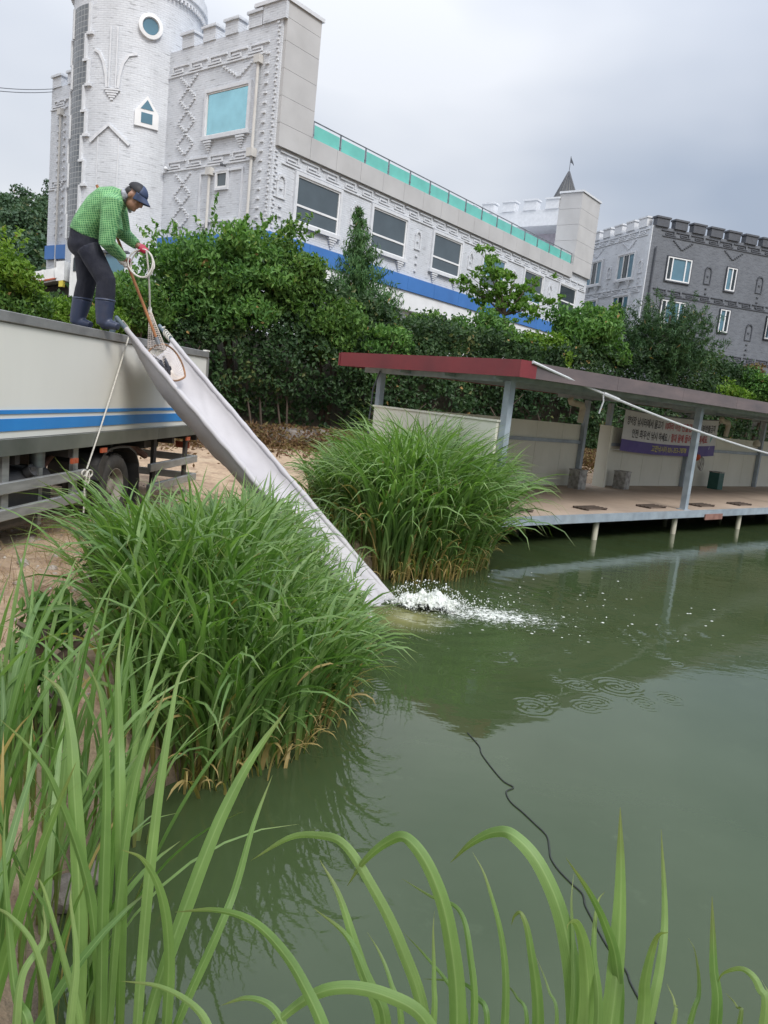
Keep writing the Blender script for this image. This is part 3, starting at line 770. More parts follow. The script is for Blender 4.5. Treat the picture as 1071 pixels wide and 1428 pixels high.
# round tower
TC, TR = (0.18, 8.13), 2.31
def cyl_mesh(name, a0, a1, z0, z1, r, mat, na=None, thick=0.0, parent=wb):
    """part of the tower wall between two angles (degrees), with UVs unrolled"""
    full = a1 - a0 >= 360
    na = na or max(2, int((a1 - a0) / 4))
    A = np.radians(np.linspace(a0, a1, na + 1))
    me = bpy.data.meshes.new(name); bm = bmesh.new(); lay = bm.loops.layers.uv.new('UVMap')
    rows = []
    for z in (z0, z1): rows.append([bm.verts.new((TC[0] + r * math.cos(a), TC[1] + r * math.sin(a), z)) for a in A])
    inner = [[bm.verts.new((TC[0] + (r - thick) * math.cos(a), TC[1] + (r - thick) * math.sin(a), z)) for a in A] for z in (z0, z1)] if thick else None
    def face(vs, uvs):
        f = bm.faces.new(vs); f.smooth = True
        for l, u in zip(f.loops, uvs): l[lay].uv = u
    for i in range(na):
        u0, u1 = A[i] * TR, A[i + 1] * TR
        face((rows[0][i], rows[0][i + 1], rows[1][i + 1], rows[1][i]), ((u0, z0), (u1, z0), (u1, z1), (u0, z1)))
        if thick:
            for k in (0, 1):
                vs = (rows[k][i], rows[k][i + 1], inner[k][i + 1], inner[k][i]); face(vs, ((u0, z0),) * 4)
    if thick:
        for i in (0, na): face((rows[0][i], rows[1][i], inner[1][i], inner[0][i]), ((0, z0),) * 4)
    else:
        bm.faces.new(rows[1])
    bmesh.ops.recalc_face_normals(bm, faces=bm.faces)
    for e in bm.edges:
        if len(e.link_faces) == 2 and e.calc_face_angle(0) > 0.7: e.smooth = False
    bm.to_mesh(me); bm.free(); me.materials.append(mat)
    return link(bpy.data.objects.new(name, me), parent)
cyl_mesh('tower_wall', 0, 360, GB, 16.6, TR, WBRICK, 96)
for z0, z1, r in ((15.35, 15.5, 2.42), (15.505, 15.62, 2.5), (15.625, 15.9, 2.46)): cyl_mesh('tower_cornice', 0, 360, z0, z1, r, WTRIM, 96, 0.3)
for k in range(14): cyl_mesh('tower_merlon', k * 25.7, k * 25.7 + 15, 16.6, 17.2, TR + 0.04, WBRICK, 5, 0.35)
m = MB()
for k in range(90):
    a = math.radians(k * 4); c, s_ = math.cos(a), math.sin(a)
    m.obox((TC[0] + 2.40 * c, TC[1] + 2.40 * s_, 15.28), (0.05 * c, 0.05 * s_, 0), (-0.04 * s_, 0.04 * c, 0), (0, 0, 0.05))
tag(m.build('tower_dentils', WTRIM, wb), kind='stuff')
def tstrip(pts, w=0.09, d=0.05, name='tower_relief'):
    """raised band on the tower along (angle, z) points"""
    m = MB(); q = []
    for (a, z), (b, y) in zip(pts[:-1], pts[1:]):
        n = max(1, int(max(abs(b - a) / 4, abs(y - z) / 0.6)))
        q += [(a + (b - a) * i / n, z + (y - z) * i / n) for i in range(n)]
    q.append(pts[-1]); V = []; 
    P = [np.array((math.radians(a) * TR, z)) for a, z in q]
    for i, p in enumerate(P):
        t = P[min(i + 1, len(P) - 1)] - P[max(i - 1, 0)]; t /= np.linalg.norm(t); nrm = np.array((-t[1], t[0]))
        for sgn, dep in ((1, -0.02), (1, d), (-1, d), (-1, -0.02)):
            u, z = p + nrm * sgn * w / 2; a = u / TR; r = TR + dep
            V.append((TC[0] + r * math.cos(a), TC[1] + r * math.sin(a), z))
    F = [(4 * i + k, 4 * i + (k + 1) % 4, 4 * i + 4 + (k + 1) % 4, 4 * i + 4 + k) for i in range(len(P) - 1) for k in range(4)]
    F += [(0, 1, 2, 3), tuple(4 * (len(P) - 1) + k for k in (3, 2, 1, 0))]
    m.add(V, F); return m.build(name, WTRIM, wb)
tstrip([(213.2, 13.8), (213.2, 11.8)], 0.05); tstrip([(219.2, 13.8), (219.2, 11.8)], 0.05)
tstrip([(198, 13.05), (203, 12.95), (207.5, 12.65), (210.3, 12.2), (211.2, 11.8)], 0.10); tstrip([(236, 13.05), (229, 12.95), (224.5, 12.65), (222, 12.2), (221.2, 11.8)], 0.10)
for i in range(5): tstrip([(216.2 - 7 * (1 - i / 5), 11.74 - 0.08 * i), (216.2 + 7 * (1 - i / 5), 11.74 - 0.08 * i)], 0.06, 0.07 - 0.008 * i)
tstrip([(197.5, 9.95), (214.8, 10.55), (233, 9.95)], 0.1, 0.07); tstrip([(205, 10.15), (205, 7)], 0.04, 0.025); tstrip([(224, 10.15), (224, 7)], 0.04, 0.025)
# round window and little arrow window on the tower
def tpt(a, z, r): a = math.radians(a); return np.array((TC[0] + r * math.cos(a), TC[1] + r * math.sin(a), z))
def tower_disc(a, z, prof, name, mat, parent, n=28):
    ar = math.radians(a); nv = np.array((math.cos(ar), math.sin(ar), 0)); sv = np.array((-nv[1], nv[0], 0)); c = tpt(a, z, TR)
    V = []; m = MB()
    for r, h in prof:
        for k in range(n):
            t = 2 * math.pi * k / n; V.append(c + sv * r * math.cos(t) + np.array((0, 0, r * math.sin(t))) + nv * h)
    mm = len(prof)
    F = [(i * n + k, i * n + (k + 1) % n, (i + 1) * n + (k + 1) % n, (i + 1) * n + k) for i in range(mm - 1) for k in range(n)]
    F += [tuple(range(n)), tuple(range((mm - 1) * n, mm * n))]
    m.add(V, F); return m.build(name, mat, parent, smooth=True)
rw = tower_disc(246, 14.05, [(0.42, -0.1), (0.42, 0.1), (0.3, 0.12), (0.27, 0.03), (0.27, -0.1)], 'window', WPAINT, wb)
tower_disc(246, 14.05, [(0.268, 0.0), (0.268, 0.05)], 'pane', WIN_BLUE, rw)
ar = math.radians(246.5); nv = np.array((math.cos(ar), math.sin(ar), 0)); sv = np.array((-nv[1], nv[0], 0)); zc = 11.05
def tpoly(poly, d0, d1, name, mat, parent):
    V = [tpt(246.5, zc, TR) + sv * x + np.array((0, 0, z)) + nv * d for d in (d0, d1) for x, z in poly]; n = len(poly)
    return MB().add(V, [tuple(range(n)), tuple(range(n, 2 * n))] + [(i, (i + 1) % n, n + (i + 1) % n, n + i) for i in range(n)]).build(name, mat, parent)
aw = tpoly([(-0.42, -0.38), (0.42, -0.38), (0.42, 0.12), (0.0, 0.7), (-0.42, 0.12)], -0.1, 0.06, 'window', WPAINT, wb)
tpoly([(-0.2, -0.25), (0.2, -0.25), (0.2, 0.1), (-0.2, 0.1)], 0.05, 0.072, 'pane', WIN_BLUE, aw)
tpoly([(-0.23, 0.22), (0.23, 0.22), (0.0, 0.55)], 0.05, 0.074, 'pane', WIN_BLUE, aw)
# stepped glass-block strip
gs = None
for i, (z1, z0, aR) in enumerate(((14.6, 13.6, 191), (13.6, 12.72, 187), (12.72, 11.88, 191), (11.88, 11.0, 186.5), (11.0, 10.17, 190.5), (10.17, 9.3, 186), (9.3, 8.45, 190), (8.45, 7.5, 186), (7.5, 6.6, 190))):
    cyl_mesh('glass_block_panel', aR - 25, aR, z0 + 0.004, z1 - 0.004, TR + 0.035, GLBLOCK, 6, 0.1)
    tstrip([(aR + 1.2, z0), (aR + 1.2, z1)], 0.1, 0.09, 'strip_edging'); tstrip([(aR - 26.2, z0), (aR - 26.2, z1)], 0.1, 0.09, 'strip_edging')
    tstrip([(aR - 1.5, z0), (aR + 5, z0)], 0.09, 0.10, 'strip_edging')

# ------------------------------------------------------------------ the second building: white side, dark grey front
K2 = aty(903, 370, 46.0); A2 = math.atan2(0.31, 0.95)
db = tag(empty('dark_brick_building', (K2[0], K2[1], 0), A2), 'dark grey brick building with battlements and one white painted side', 'building')
MB().box(0.0, 22, 0.0, 9, GB, 13.35).build('wall', DBRICK, db, uv=True)
MB().box(-0.06, -0.003, -0.01, 9, GB, 13.36).build('white_side_wall', WBRICK, db, uv=True)
DF, DW = Facade(db, 'y', DTRIM), Facade(db, 'x', WTRIM, -0.06)
for i in range(17):
    x0 = 0.15 + i * 1.28
    MB().box(x0, x0 + 0.86, -0.1, 0.3, 13.352, 13.80).box(x0 - 0.06, x0 + 0.92, -0.15, 0.35, 13.80, 13.9).build('merlon', DTRIM, db)
for i in range(7):
    y0 = 0.5 + i * 1.25
    MB().box(-0.12, 0.25, y0, y0 + 0.8, 13.362, 13.85).box(-0.16, 0.3, y0 - 0.05, y0 + 0.85, 13.85, 13.94).build('merlon', WTRIM, db)
for z in (12.85, 9.55, 6.3): DF.key_frieze(0.6, 21.5, z, 0.36)
for z in (12.85, 9.6): DW.key_frieze(0.2, 8.6, z, 0.36)
for k in range(3):
    x = 1.3 + k * 7.9
    for z0, z1 in ((10.45, 11.8), (7.98, 9.32)): DF.window(x, x + 1.7, z0, z1, [WIN_DARK, WIN_BLUE, WIN_BLUE], WPAINT, (x + 0.36, x + 1.3), (), surround=False, depth=0.09, fw=0.07)
for x in (5.62, 9.2, 13.1, 16.9):
    for z0, z1 in ((10.45, 11.8), (7.98, 9.32)):
        if x == 9.2 and z0 > 10: continue
        DF.window(x, x + 0.72, z0, z1, [WIN_BLUE, WIN_DARK], WPAINT, (x + 0.4,), (), surround=False, depth=0.09, fw=0.06)
for x, w in ((5.75, 1.4), (7.7, 1.8), (1.6, 1.6), (12, 1.8)): DF.window(x, x + w, 4.9, 5.86, [WIN_DARK, WIN_BLUE], WPAINT, (x + w / 2,), (), surround=False, depth=0.09)
for x, z in ((4.3, 10.6), (8.2, 10.6), (4.3, 7.7), (8.0, 7.7), (11.5, 10.6), (15.5, 10.6)): DF.niche(x, z, 0.5, 1.2)
for x in (2.2, 5.9, 10.1): DF.steps([(x - 0.7, 12.75), (x, 12.25), (x + 0.7, 12.75)])
MB().tube([(0.35, -0.1, 4.0), (0.35, -0.1, 12.2)], 0.05, 8).build('drain_pipe', DTRIM, db)
for y in (1.25, 4.72):
    for z0, z1 in ((10.5, 11.98), (8.0, 9.5)): DW.window(y, y + 1.65, z0, z1, [WIN_BLUE, WIN_DARK, WIN_BLUE], WPAINT, (y + 0.55, y + 1.1), (), depth=0.07, fw=0.07)
    DW.steps([(y + 0.1, 12.75), (y + 0.8, 12.25), (y + 1.5, 12.75)])
    for z in (10.35, 7.85): DW.corbel(y + 0.3, z); DW.corbel(y + 1.35, z)
for y in (0.6, 3.8): DW.niche(y, 10.7); DW.niche(y, 8.2)
# overhead wires leaving the tower wing to the left
p0 = wb.matrix_world @ Vector((0, 0, 0))
def bw(x, y, z): c, s_ = math.cos(BA), math.sin(BA); return np.array((BK[0] + c * x - s_ * y, BK[1] + s_ * x + c * y, z))
for i, (py, lab) in enumerate(((116, 'upper of two thin dark wires running left from the white wing'), (117.5, 'lower of two thin dark wires running left from the white wing'))):
    a = bw(-0.02, 14.0, 13.45 - 0.12 * i); b = aty(-60, 113 + 5 * i, 28.0)
    tag(MB().tube(catenary(a, b, 0.12, 10), 0.014, 5).build('overhead_wire', DTRIM, smooth=True), lab, 'wire', 'wires at the white wing')
# ------------------------------------------------------------------ the fishing shelter on its deck
GALV = pm('galvanised blue grey steel', (0.36, 0.42, 0.47), (0.26, 0.31, 0.36), 5, rough=0.5, metal=0.15, dirt=0.3, dirtc=(0.2, 0.17, 0.15))
PANEL = pm('cream sandwich panel', (0.72, 0.72, 0.63), (0.64, 0.64, 0.55), 1.2, rough=0.6, dirt=0.35, dirtc=(0.36, 0.34, 0.27), stretch=(1, 1, 0.5))
DECK = pm('worn brown deck', (0.46, 0.365, 0.29), (0.36, 0.28, 0.22), 1.1, rough=0.75, dirt=0.4, dirtc=(0.17, 0.14, 0.115), bstr=0.1)
REDMET = pm('dark red roof metal', (0.20, 0.028, 0.034), (0.145, 0.024, 0.03), 2, rough=0.45, dirt=0.25, dirtc=(0.12, 0.06, 0.055))
GREYMET = pm('faded grey brown fascia', (0.16, 0.125, 0.125), (0.10, 0.085, 0.09), 1.3, rough=0.55, dirt=0.4, dirtc=(0.06, 0.055, 0.06), stretch=(1, 1, 4))
SOFFIT = pm('pale soffit', (0.55, 0.56, 0.53), (0.46, 0.47, 0.45), 2, rough=0.7)
PVC = pm('old pvc pipe', (0.55, 0.52, 0.42), (0.45, 0.42, 0.34), 5, rough=0.5)
RUST = pm('rusty plate', (0.30, 0.16, 0.13), (0.2, 0.1, 0.08), 8, rough=0.8)
WOODD = pm('weathered dark wood', (0.09, 0.065, 0.05), (0.055, 0.04, 0.03), 7, rough=0.85, stretch=(1, 6, 1))
FZ, RZ0, RZ1, DEEP, LEN = 0.46, 2.46, 2.62, 3.0, 17.5
sh = tag(empty('fishing_shelter', (SH_O[0], SH_O[1], 0), SH_A), 'open fishing shelter on a deck over the pond with dark red roof', 'shelter')
MB().box(-0.15, LEN, -0.02, DEEP + 0.3, FZ - 0.06, FZ).build('deck', DECK, sh)
MB().box(-0.16, LEN, -0.075, -0.022, FZ - 0.135, FZ - 0.004).build('deck_edge', GALV, sh)
for s in np.arange(0.0, LEN, 1.2): MB().box(s - 0.04, s + 0.04, 0.0, DEEP, FZ - 0.16, FZ - 0.062).build('joist', GALV, sh)
for s in (0.03, 2.65, 5.2, 7.85, 10.5, 13.2, 15.8):
    for e in (0.06, 1.7):
        MB().tube([(s, e, -1.3), (s, e, FZ - 0.162)], 0.05, 10).build('pile', PVC, sh, smooth=True)
FP = (0.06, 5.45, 10.3, 14.9)
for s in FP:
    MB().box(s - 0.055, s + 0.055, 0.0, 0.11, FZ, RZ0 - 0.08).box(s - 0.11, s + 0.11, -0.018, 0.15, FZ, FZ + 0.012).build('front_post', GALV, sh)
    MB().box(s - 0.04, s + 0.04, 0.16, DEEP + 0.3, RZ0 - 0.10, RZ0 - 0.002).build('cross_beam', GALV, sh)
for s in (0.06, 5.95, 6.85, 10.55, 14.8):
    MB().box(s - 0.05, s + 0.05, DEEP - 0.17, DEEP - 0.07, FZ, RZ0 - 0.105).build('back_post', GALV, sh)
for e in (0.0, 1.0, 2.0): MB().box(-0.2, LEN, e + 0.115, e + 0.165, RZ0 - 0.075, RZ0 - 0.004).build('purlin', GALV, sh)
# roof
MB().box(-0.28, LEN, -0.36, 3.5, RZ0, RZ0 + 0.05).build('soffit', SOFFIT, sh)
MB().box(-0.30, LEN, -0.38, 3.52, RZ0 + 0.052, RZ1).build('roof', REDMET, sh)
for i in range(60): MB().box(-0.25 + i * 0.3, -0.2 + i * 0.3, -0.37, 3.5, RZ1, RZ1 + 0.022).build('roof_rib', REDMET, sh)
MB().box(-0.335, -0.302, -0.40, 3.54, RZ0 - 0.035, RZ1 + 0.03).build('end_fascia', REDMET, sh)
MB().box(-0.335, 0.0, -0.425, -0.402, RZ0 - 0.035, RZ1 + 0.03).build('front_fascia', REDMET, sh)
for i in range(9):
    MB().box(0.004 + i * 1.95, 0.004 + i * 1.95 + 1.945, -0.42, -0.384, RZ0 - 0.03, RZ1 + 0.02).build('front_fascia', GREYMET, sh)
MB().box(-0.335, LEN, 3.56, 3.6, RZ0 - 0.03, RZ1 + 0.02).build('back_fascia', REDMET, sh)
# side wall and back wall: sandwich panels, one by one
for i, (e0, e1) in enumerate(((0.12, 1.12), (1.125, 2.0), (2.005, 2.86))):
    MB().box(-0.05, 0.0, e0, e1, 0.12, 1.80).build('wall_panel', PANEL, sh)
MB().box(-0.07, 0.02, 0.1, 2.88, 1.802, 1.83).build('panel_capping', PANEL, sh)
r_ = random.Random(4)
s = 0.05
while s < 16.5:
    w = 0.86 + r_.uniform(-0.05, 0.08)
    e = min(s + w, 5.95 if s < 5.9 else 17)
    if not (5.94 <= s < 6.85):
        MB().box(s + 0.004, e - 0.004, DEEP - 0.06, DEEP - 0.015, FZ + 0.005, 1.82 + r_.uniform(-0.008, 0.008)).build('wall_panel', PANEL, sh)
    s = e if e < 5.9 or s > 6.8 else 6.85
for a, b in ((0.1, 5.9), (6.9, 16.5)): MB().box(a, b, DEEP - 0.115, DEEP - 0.064, 1.40, 1.47).build('wall_rail', GALV, sh)
MB().box(6.72, 6.80, DEEP - 0.3, DEEP - 0.0, FZ, 1.86).build('door_jamb', PANEL, sh)
# downpipes
for s in (5.62, 12.3):
    MB().tube([(s - 0.55, DEEP - 0.3, RZ0 - 0.12), (s - 0.5, DEEP - 0.3, RZ0 - 0.2), (s - 0.1, DEEP - 0.28, RZ0 - 0.22), (s, DEEP - 0.25, RZ0 - 0.3), (s, DEEP - 0.22, 1.86)], 0.065, 10).build('down_pipe', PVC, sh, smooth=True)
MB().tube([(0.0, 2.86, 2.4), (-0.08, 2.9, 2.1), (-0.07, 2.92, 1.9), (-0.1, 2.9, 1.6), (-0.08, 2.9, 0.7)], 0.014, 6).build('cable', DTRIM, sh, smooth=True)
MB().box(6.05, 6.75, -0.10, -0.078, FZ - 0.19, FZ - 0.08).build('rusty_plate', RUST, sh)
# deck frames (rod rests) lying at the edge
labs = ('nearest the reeds', 'second from the reeds', 'to the left of the middle post', 'just right of the middle post', 'farthest along the deck')
for s, lb in zip((0.55, 2.55, 4.5, 6.4, 8.1), labs):
    g = tag(empty('rod_rest_frame', tuple(SH_O + SE1 * s + SE2 * 0.22 + np.array((0, 0, FZ))), SH_A), 'dark wooden rod rest frame on the deck edge, ' + lb, 'frame', 'rod rest frames on the deck')
    for k in range(4): MB().box(0.0, 0.62, 0.08 * k, 0.08 * k + 0.035, 0.018, 0.036).build('slat', WOODD, g)
    for x in (0.03, 0.55): MB().box(x, x + 0.04, -0.01, 0.29, 0.0, 0.018).build('batten', WOODD, g)
# bins and things by the back wall
def sh_pt(s, e, z): return tuple(SH_O + SE1 * s + SE2 * e + np.array((0, 0, z)))
CAN = pm('stained metal can', (0.48, 0.48, 0.45), (0.16, 0.15, 0.14), 9, rough=0.6, metal=0.2)
def can(s, e, w, h, mat, label, name='square_bin', tilt=0.0):
    o = tag(empty(name, sh_pt(s, e, FZ), SH_A + tilt), label, 'bin', 'bins on the deck')
    t = 0.012; m = MB()
    m.box(-w / 2, w / 2, -w / 2, -w / 2 + t, 0, h).box(-w / 2, w / 2, w / 2 - t, w / 2, 0, h).box(-w / 2, -w / 2 + t, -w / 2 + t, w / 2 - t, 0, h).box(w / 2 - t, w / 2, -w / 2 + t, w / 2 - t, 0, h).box(-w / 2 + t, w / 2 - t, -w / 2 + t, w / 2 - t, 0, t)
    m.build('body', mat, o)
    m = MB()
    for q in ((-w / 2 - .01, w / 2 + .01, -w / 2 - .01, -w / 2 + .004), (-w / 2 - .01, w / 2 + .01, w / 2 - .004, w / 2 + .01), (-w / 2 - .01, -w / 2 + .004, -w / 2 + .004, w / 2 - .004), (w / 2 - .004, w / 2 + .01, -w / 2 + .004, w / 2 - .004)): m.box(q[0], q[1], q[2], q[3], h - 0.02, h + 0.006)
    m.build('rim', CAN, o)
can(5.5, 2.55, 0.27, 0.41, CAN, 'stained grey metal can bin beside the doorway, on its left')
can(7.2, 2.55, 0.28, 0.40, CAN, 'stained grey metal can bin just right of the doorway', tilt=0.15)
can(11.6, 2.5, 0.28, 0.46, pm('dark green plastic', (0.03, 0.12, 0.10), rough=0.5), 'dark green bin behind the middle front post', 'green_bin')
ORANGE = pm('orange float', (0.62, 0.10, 0.03), rough=0.5)
o = tag(empty('hanging_float', sh_pt(10.72, 2.72, 1.16), SH_A), 'orange red float with looped rope hanging below the banner', 'float')
MB().lathe((0, 0, 0), [(0.02, 0), (0.1, 0.03), (0.14, 0.1), (0.12, 0.17), (0.02, 0.2)], 14).build('body', ORANGE, o, smooth=True)
for k in range(3):
    a = np.linspace(0, 2 * math.pi, 20, endpoint=False)
    MB().tube([(0.28 + 0.05 * k + 0.09 * math.cos(t), -0.01 * k, -0.02 - 0.03 * k + 0.17 * math.sin(t)) for t in a], 0.012, 6, closed=True).build('rope_loop', CAN, o, smooth=True)
MB().box(0.1, 0.36, 0.0, 0.18, 0.1, 0.13).build('hook', GALV, o)
o = tag(empty('hanging_lamp', sh_pt(13.4, 2.4, 1.72), SH_A), 'small hanging lamp on a cord under the shelter roof', 'lamp')
MB().tube([(0, 0, 0.14), (0, 0, RZ0 - 1.722)], 0.012, 6).build('line', DTRIM, o)
MB().lathe((0, 0, -0.06), [(0.05, 0), (0.1, 0.03), (0.1, 0.12), (0.04, 0.2)], 12).build('shade', PVC, o, smooth=True)
# pale rope from the roof corner down to the rail post
rope = tag(MB().tube(catenary(sh_pt(-0.12, -0.44, 2.64), sh_pt(10.24, -0.02, 1.50), 0.13, 24), 0.021, 8).build('stay_rope', pm('pale rope', (0.58, 0.60, 0.62), (0.45, 0.46, 0.48), 30, rough=0.7), smooth=True), 'pale stay rope slanting from the roof corner along the shelter front', 'rope')
MB().tube(catenary(sh_pt(-0.12, -0.44, 2.64), sh_pt(10.24, -0.02, 1.50), 0.13, 24)[4:6], 0.034, 8).build('knot', rope.data.materials[0], rope)
kp = catenary(sh_pt(-0.12, -0.44, 2.64), sh_pt(10.24, -0.02, 1.50), 0.13, 24)[4]
MB().tube([kp, kp + np.array((0.02, 0, -0.12)), kp + np.array((-0.02, 0, -0.3))], 0.012, 6).build('rope_end', rope.data.materials[0], rope)
# banner
BW, BH = 4.5, 0.92
bn = tag(empty('banner', sh_pt(7.2, 2.72, 1.34), SH_A), 'white and purple cloth banner with Korean lettering and phone number', 'banner')
BWHITE = pm('banner white', (0.66, 0.67, 0.68), (0.58, 0.59, 0.61), 2, rough=0.55)
BPURP = pm('banner purple', (0.10, 0.07, 0.28), (0.08, 0.055, 0.23), 2, rough=0.55)
def sag(u): return -0.10 * 4 * (u / BW) * (1 - u / BW) * 0.6
def cloth(z0, z1, d, mat, name, parent, th=0.006):
    us = np.linspace(0, BW, 25); V = []
    for dd in (d, d - th):
        for z in (z0, z1): V += [(u, dd + 0.02 * math.sin(u * 3), z + sag(u)) for u in us]
    n = 25; F = []
    for i in range(n - 1):
        F += [(i, i + 1, n + i + 1, n + i), (2 * n + i, 3 * n + i, 3 * n + i + 1, 2 * n + i + 1), (i, 2 * n + i, 2 * n + i + 1, i + 1), (n + i, n + i + 1, 3 * n + i + 1, 3 * n + i)]
    F += [(0, n, 3 * n, 2 * n), (n - 1, 3 * n - 1, 4 * n - 1, 2 * n - 1)]
    return MB().add(V, F).build(name, mat, parent, smooth=True)
cloth(0.252, BH, 0, BWHITE, 'cloth', bn); cloth(0, 0.25, 0, BPURP, 'purple_strip', bn)
cloth(BH, BH + 0.025, 0, DTRIM, 'hem', bn, 0.008); cloth(-0.02, -0.001, 0, BPURP, 'hem', bn, 0.008)
def lettering(body, x0, x1, zc, h, mat, bold=0.018):
    cu = bpy.data.curves.new('t', 'FONT'); cu.body = body; cu.size = 1.0; cu.offset = bold; cu.resolution_u = 2
    ot = bpy.data.objects.new('t', cu); COL.objects.link(ot)
    me = bpy.data.meshes.new_from_object(ot.evaluated_get(bpy.context.evaluated_depsgraph_get()))
    bpy.data.objects.remove(ot)
    n = len(me.vertices); co = np.zeros(n * 3, np.float32); me.vertices.foreach_get('co', co); co = co.reshape(-1, 3)
    lo, hi = co.min(0), co.max(0)
    u = x0 + (co[:, 0] - lo[0]) / (hi[0] - lo[0]) * (x1 - x0)
    z = zc - h / 2 + (co[:, 1] - lo[1]) / (hi[1] - lo[1]) * h
    us = u / BW
    V = np.stack([u, -0.012 + 0.02 * np.sin(u * 3), z - 0.10 * 4 * us * (1 - us) * 0.6], -1)
    me.vertices.foreach_set('co', V.astype(np.float32).ravel()); me.update(); me.materials.clear(); me.materials.append(mat); me.name = 'lettering'
    o = bpy.data.objects.new('lettering', me); return link(o, bn)
BLK, RED, YEL = pm('banner black ink', (0.03, 0.03, 0.035)), pm('banner red ink', (0.50, 0.03, 0.04)), pm('banner yellow ink', (0.66, 0.62, 0.16))
lettering('양어장 낚시터에서 물고기', 0.14, 1.66, 0.70, 0.21, BLK); lettering('10마리 이상 반출금지', 1.78, 3.25, 0.70, 0.21, RED); lettering('/ 외부반출금지', 3.34, 4.34, 0.70, 0.20, BLK)
lettering('안전 최우선 낚시 하세요. /', 0.42, 2.08, 0.42, 0.21, BLK); lettering('절대 물에 들어가지 마세요.', 2.16, 3.98, 0.42, 0.21, RED)
lettering('고잔낚시터 031-353-7878', 1.3, 3.0, 0.125, 0.16, YEL, 0.012)
tealm = pm('banner teal print', (0.25, 0.50, 0.52), rough=0.5); palem = pm('banner pale print', (0.45, 0.5, 0.62), rough=0.5)
MB().prism([(4.02, 0.3), (4.1, 0.42), (4.2, 0.5), (4.32, 0.54), (4.24, 0.44), (4.18, 0.34), (4.1, 0.29)], -0.014, -0.008).build('printed_fish', tealm, bn).location = (0, 0.005, 0)
MB().prism([(4.02, 0.1), (4.1, 0.16), (4.18, 0.22), (4.16, 0.14), (4.08, 0.08)], -0.014, -0.008).build('printed_fish', palem, bn).location = (0, 0.005, 0)
for u, z in ((0, 0), (BW, 0), (0, BH), (BW, BH)):
    MB().tube([(u, 0, z), (u + (-0.22 if u == 0 else 0.22), 0.1, z + (0.05 if z else -0.03))], 0.008, 5).build('tie_cord', BWHITE, bn)
# ------------------------------------------------------------------ the fish truck
FRP = pm('cream truck panel', (0.74, 0.735, 0.68), (0.68, 0.675, 0.62), 0.8, rough=0.4, dirt=0.22, dirtc=(0.5, 0.48, 0.42), stretch=(1, 1, 0.3))
TBLUE = pm('truck blue stripe', (0.03, 0.23, 0.58), (0.025, 0.20, 0.52), 2, rough=0.4, dirt=0.1, dirtc=(0.2, 0.3, 0.45))
ALU = pm('dull aluminium trim', (0.34, 0.34, 0.33), (0.22, 0.22, 0.215), 4, rough=0.55, metal=0.5, dirt=0.35)
STEELB = pm('galvanised bar', (0.40, 0.41, 0.40), (0.28, 0.29, 0.28), 4, rough=0.45, metal=0.5, dirt=0.3, stretch=(1, 1, 5))
BLACKP = pm('black plastic', (0.028, 0.029, 0.031), (0.05, 0.05, 0.052), 5, rough=0.5, dirt=0.35, dirtc=(0.14, 0.12, 0.1))
CHASSIS = pm('dark chassis', (0.035, 0.033, 0.032), (0.06, 0.05, 0.045), 4, rough=0.8, dirt=0.3)
TYRE = pm('tyre rubber', (0.035, 0.034, 0.033), (0.06, 0.055, 0.05), 6, rough=0.85, dirt=0.5, dirtc=(0.15, 0.125, 0.10), bstr=0.3)
RIM = pm('dirty wheel rim', (0.36, 0.34, 0.31), (0.22, 0.19, 0.16), 7, rough=0.65, dirt=0.5, dirtc=(0.16, 0.11, 0.08))
TAILO = pm('orange lens', (0.45, 0.10, 0.045), rough=0.3)
def tread_mat():
    m, nt, b, out = new_mat('tread plate')
    v = coords(nt, 'Object')
    vo = nt.nodes.new('ShaderNodeTexVoronoi'); vo.inputs['Scale'].default_value = 26; vo.inputs['Randomness'].default_value = 0.12
    mp = coords(nt, 'Object', (1.0, 1.0, 1.5)); nt.links.new(mp, vo.inputs['Vector'])
    h = ramp(nt, vo.outputs['Distance'], [(0.18, (1, 1, 1)), (0.34, (0, 0, 0))])
    col = mixc(nt, h, ramp(nt, noise(nt, v, 1.2, 5), [(0.3, (0.17, 0.19, 0.17)), (0.7, (0.34, 0.36, 0.34))]), (0.6, 0.61, 0.6))
    nt.links.new(col, b.inputs['Base Color']); b.inputs['Metallic'].default_value = 0.7; b.inputs['Roughness'].default_value = 0.36
    bump(nt, b, h, 0.8, 0.01)
    return m
TREAD = tread_mat()
TW = np.array([-3.03, 8.3]); TA = math.atan2(0.996, 0.089); TZ = 0.30
tk = tag(empty('fish_truck', (TW[0], TW[1], 0), TA), 'cream tank truck with blue stripes parked on the bank, man on top', 'truck')
MB().box(-3.9, 2.82, 0.012, 2.1, 1.31, 2.27).build('tank_body', FRP, tk, bevel=0.008)
MB().box(-3.92, 2.84, -0.012, 2.12, 2.272, 2.36).build('top_rim', ALU, tk, bevel=0.006)
for z0, z1 in ((2.45, 2.46),): pass
for i in range(3): MB().box(-3.4 + i * 1.2, -2.4 + i * 1.2, 0.7, 1.7, 2.361, 2.40).build('tank_lid', FRP, tk, bevel=0.01)
MB().box(2.815, 2.86, -0.01, 0.05, 1.3, 2.271).build('corner_post', ALU, tk); MB().box(2.815, 2.86, 2.06, 2.12, 1.3, 2.271).build('corner_post', ALU, tk)
MB().box(2.74, 2.855, -0.016, 0.05, 2.362, 2.38).build('corner_cap', FRP, tk)
for z0, z1 in ((1.522, 1.556), (1.378, 1.482)): MB().box(-3.88, 2.80, 0.003, 0.0135, z0, z1).build('blue_stripe', TBLUE, tk)
for i in range(4): MB().box(-3.9 + i * 1.68, -3.9 + i * 1.68 + 1.674, -0.02, 0.01, 1.172, 1.312).build('tread_plate', TREAD, tk)
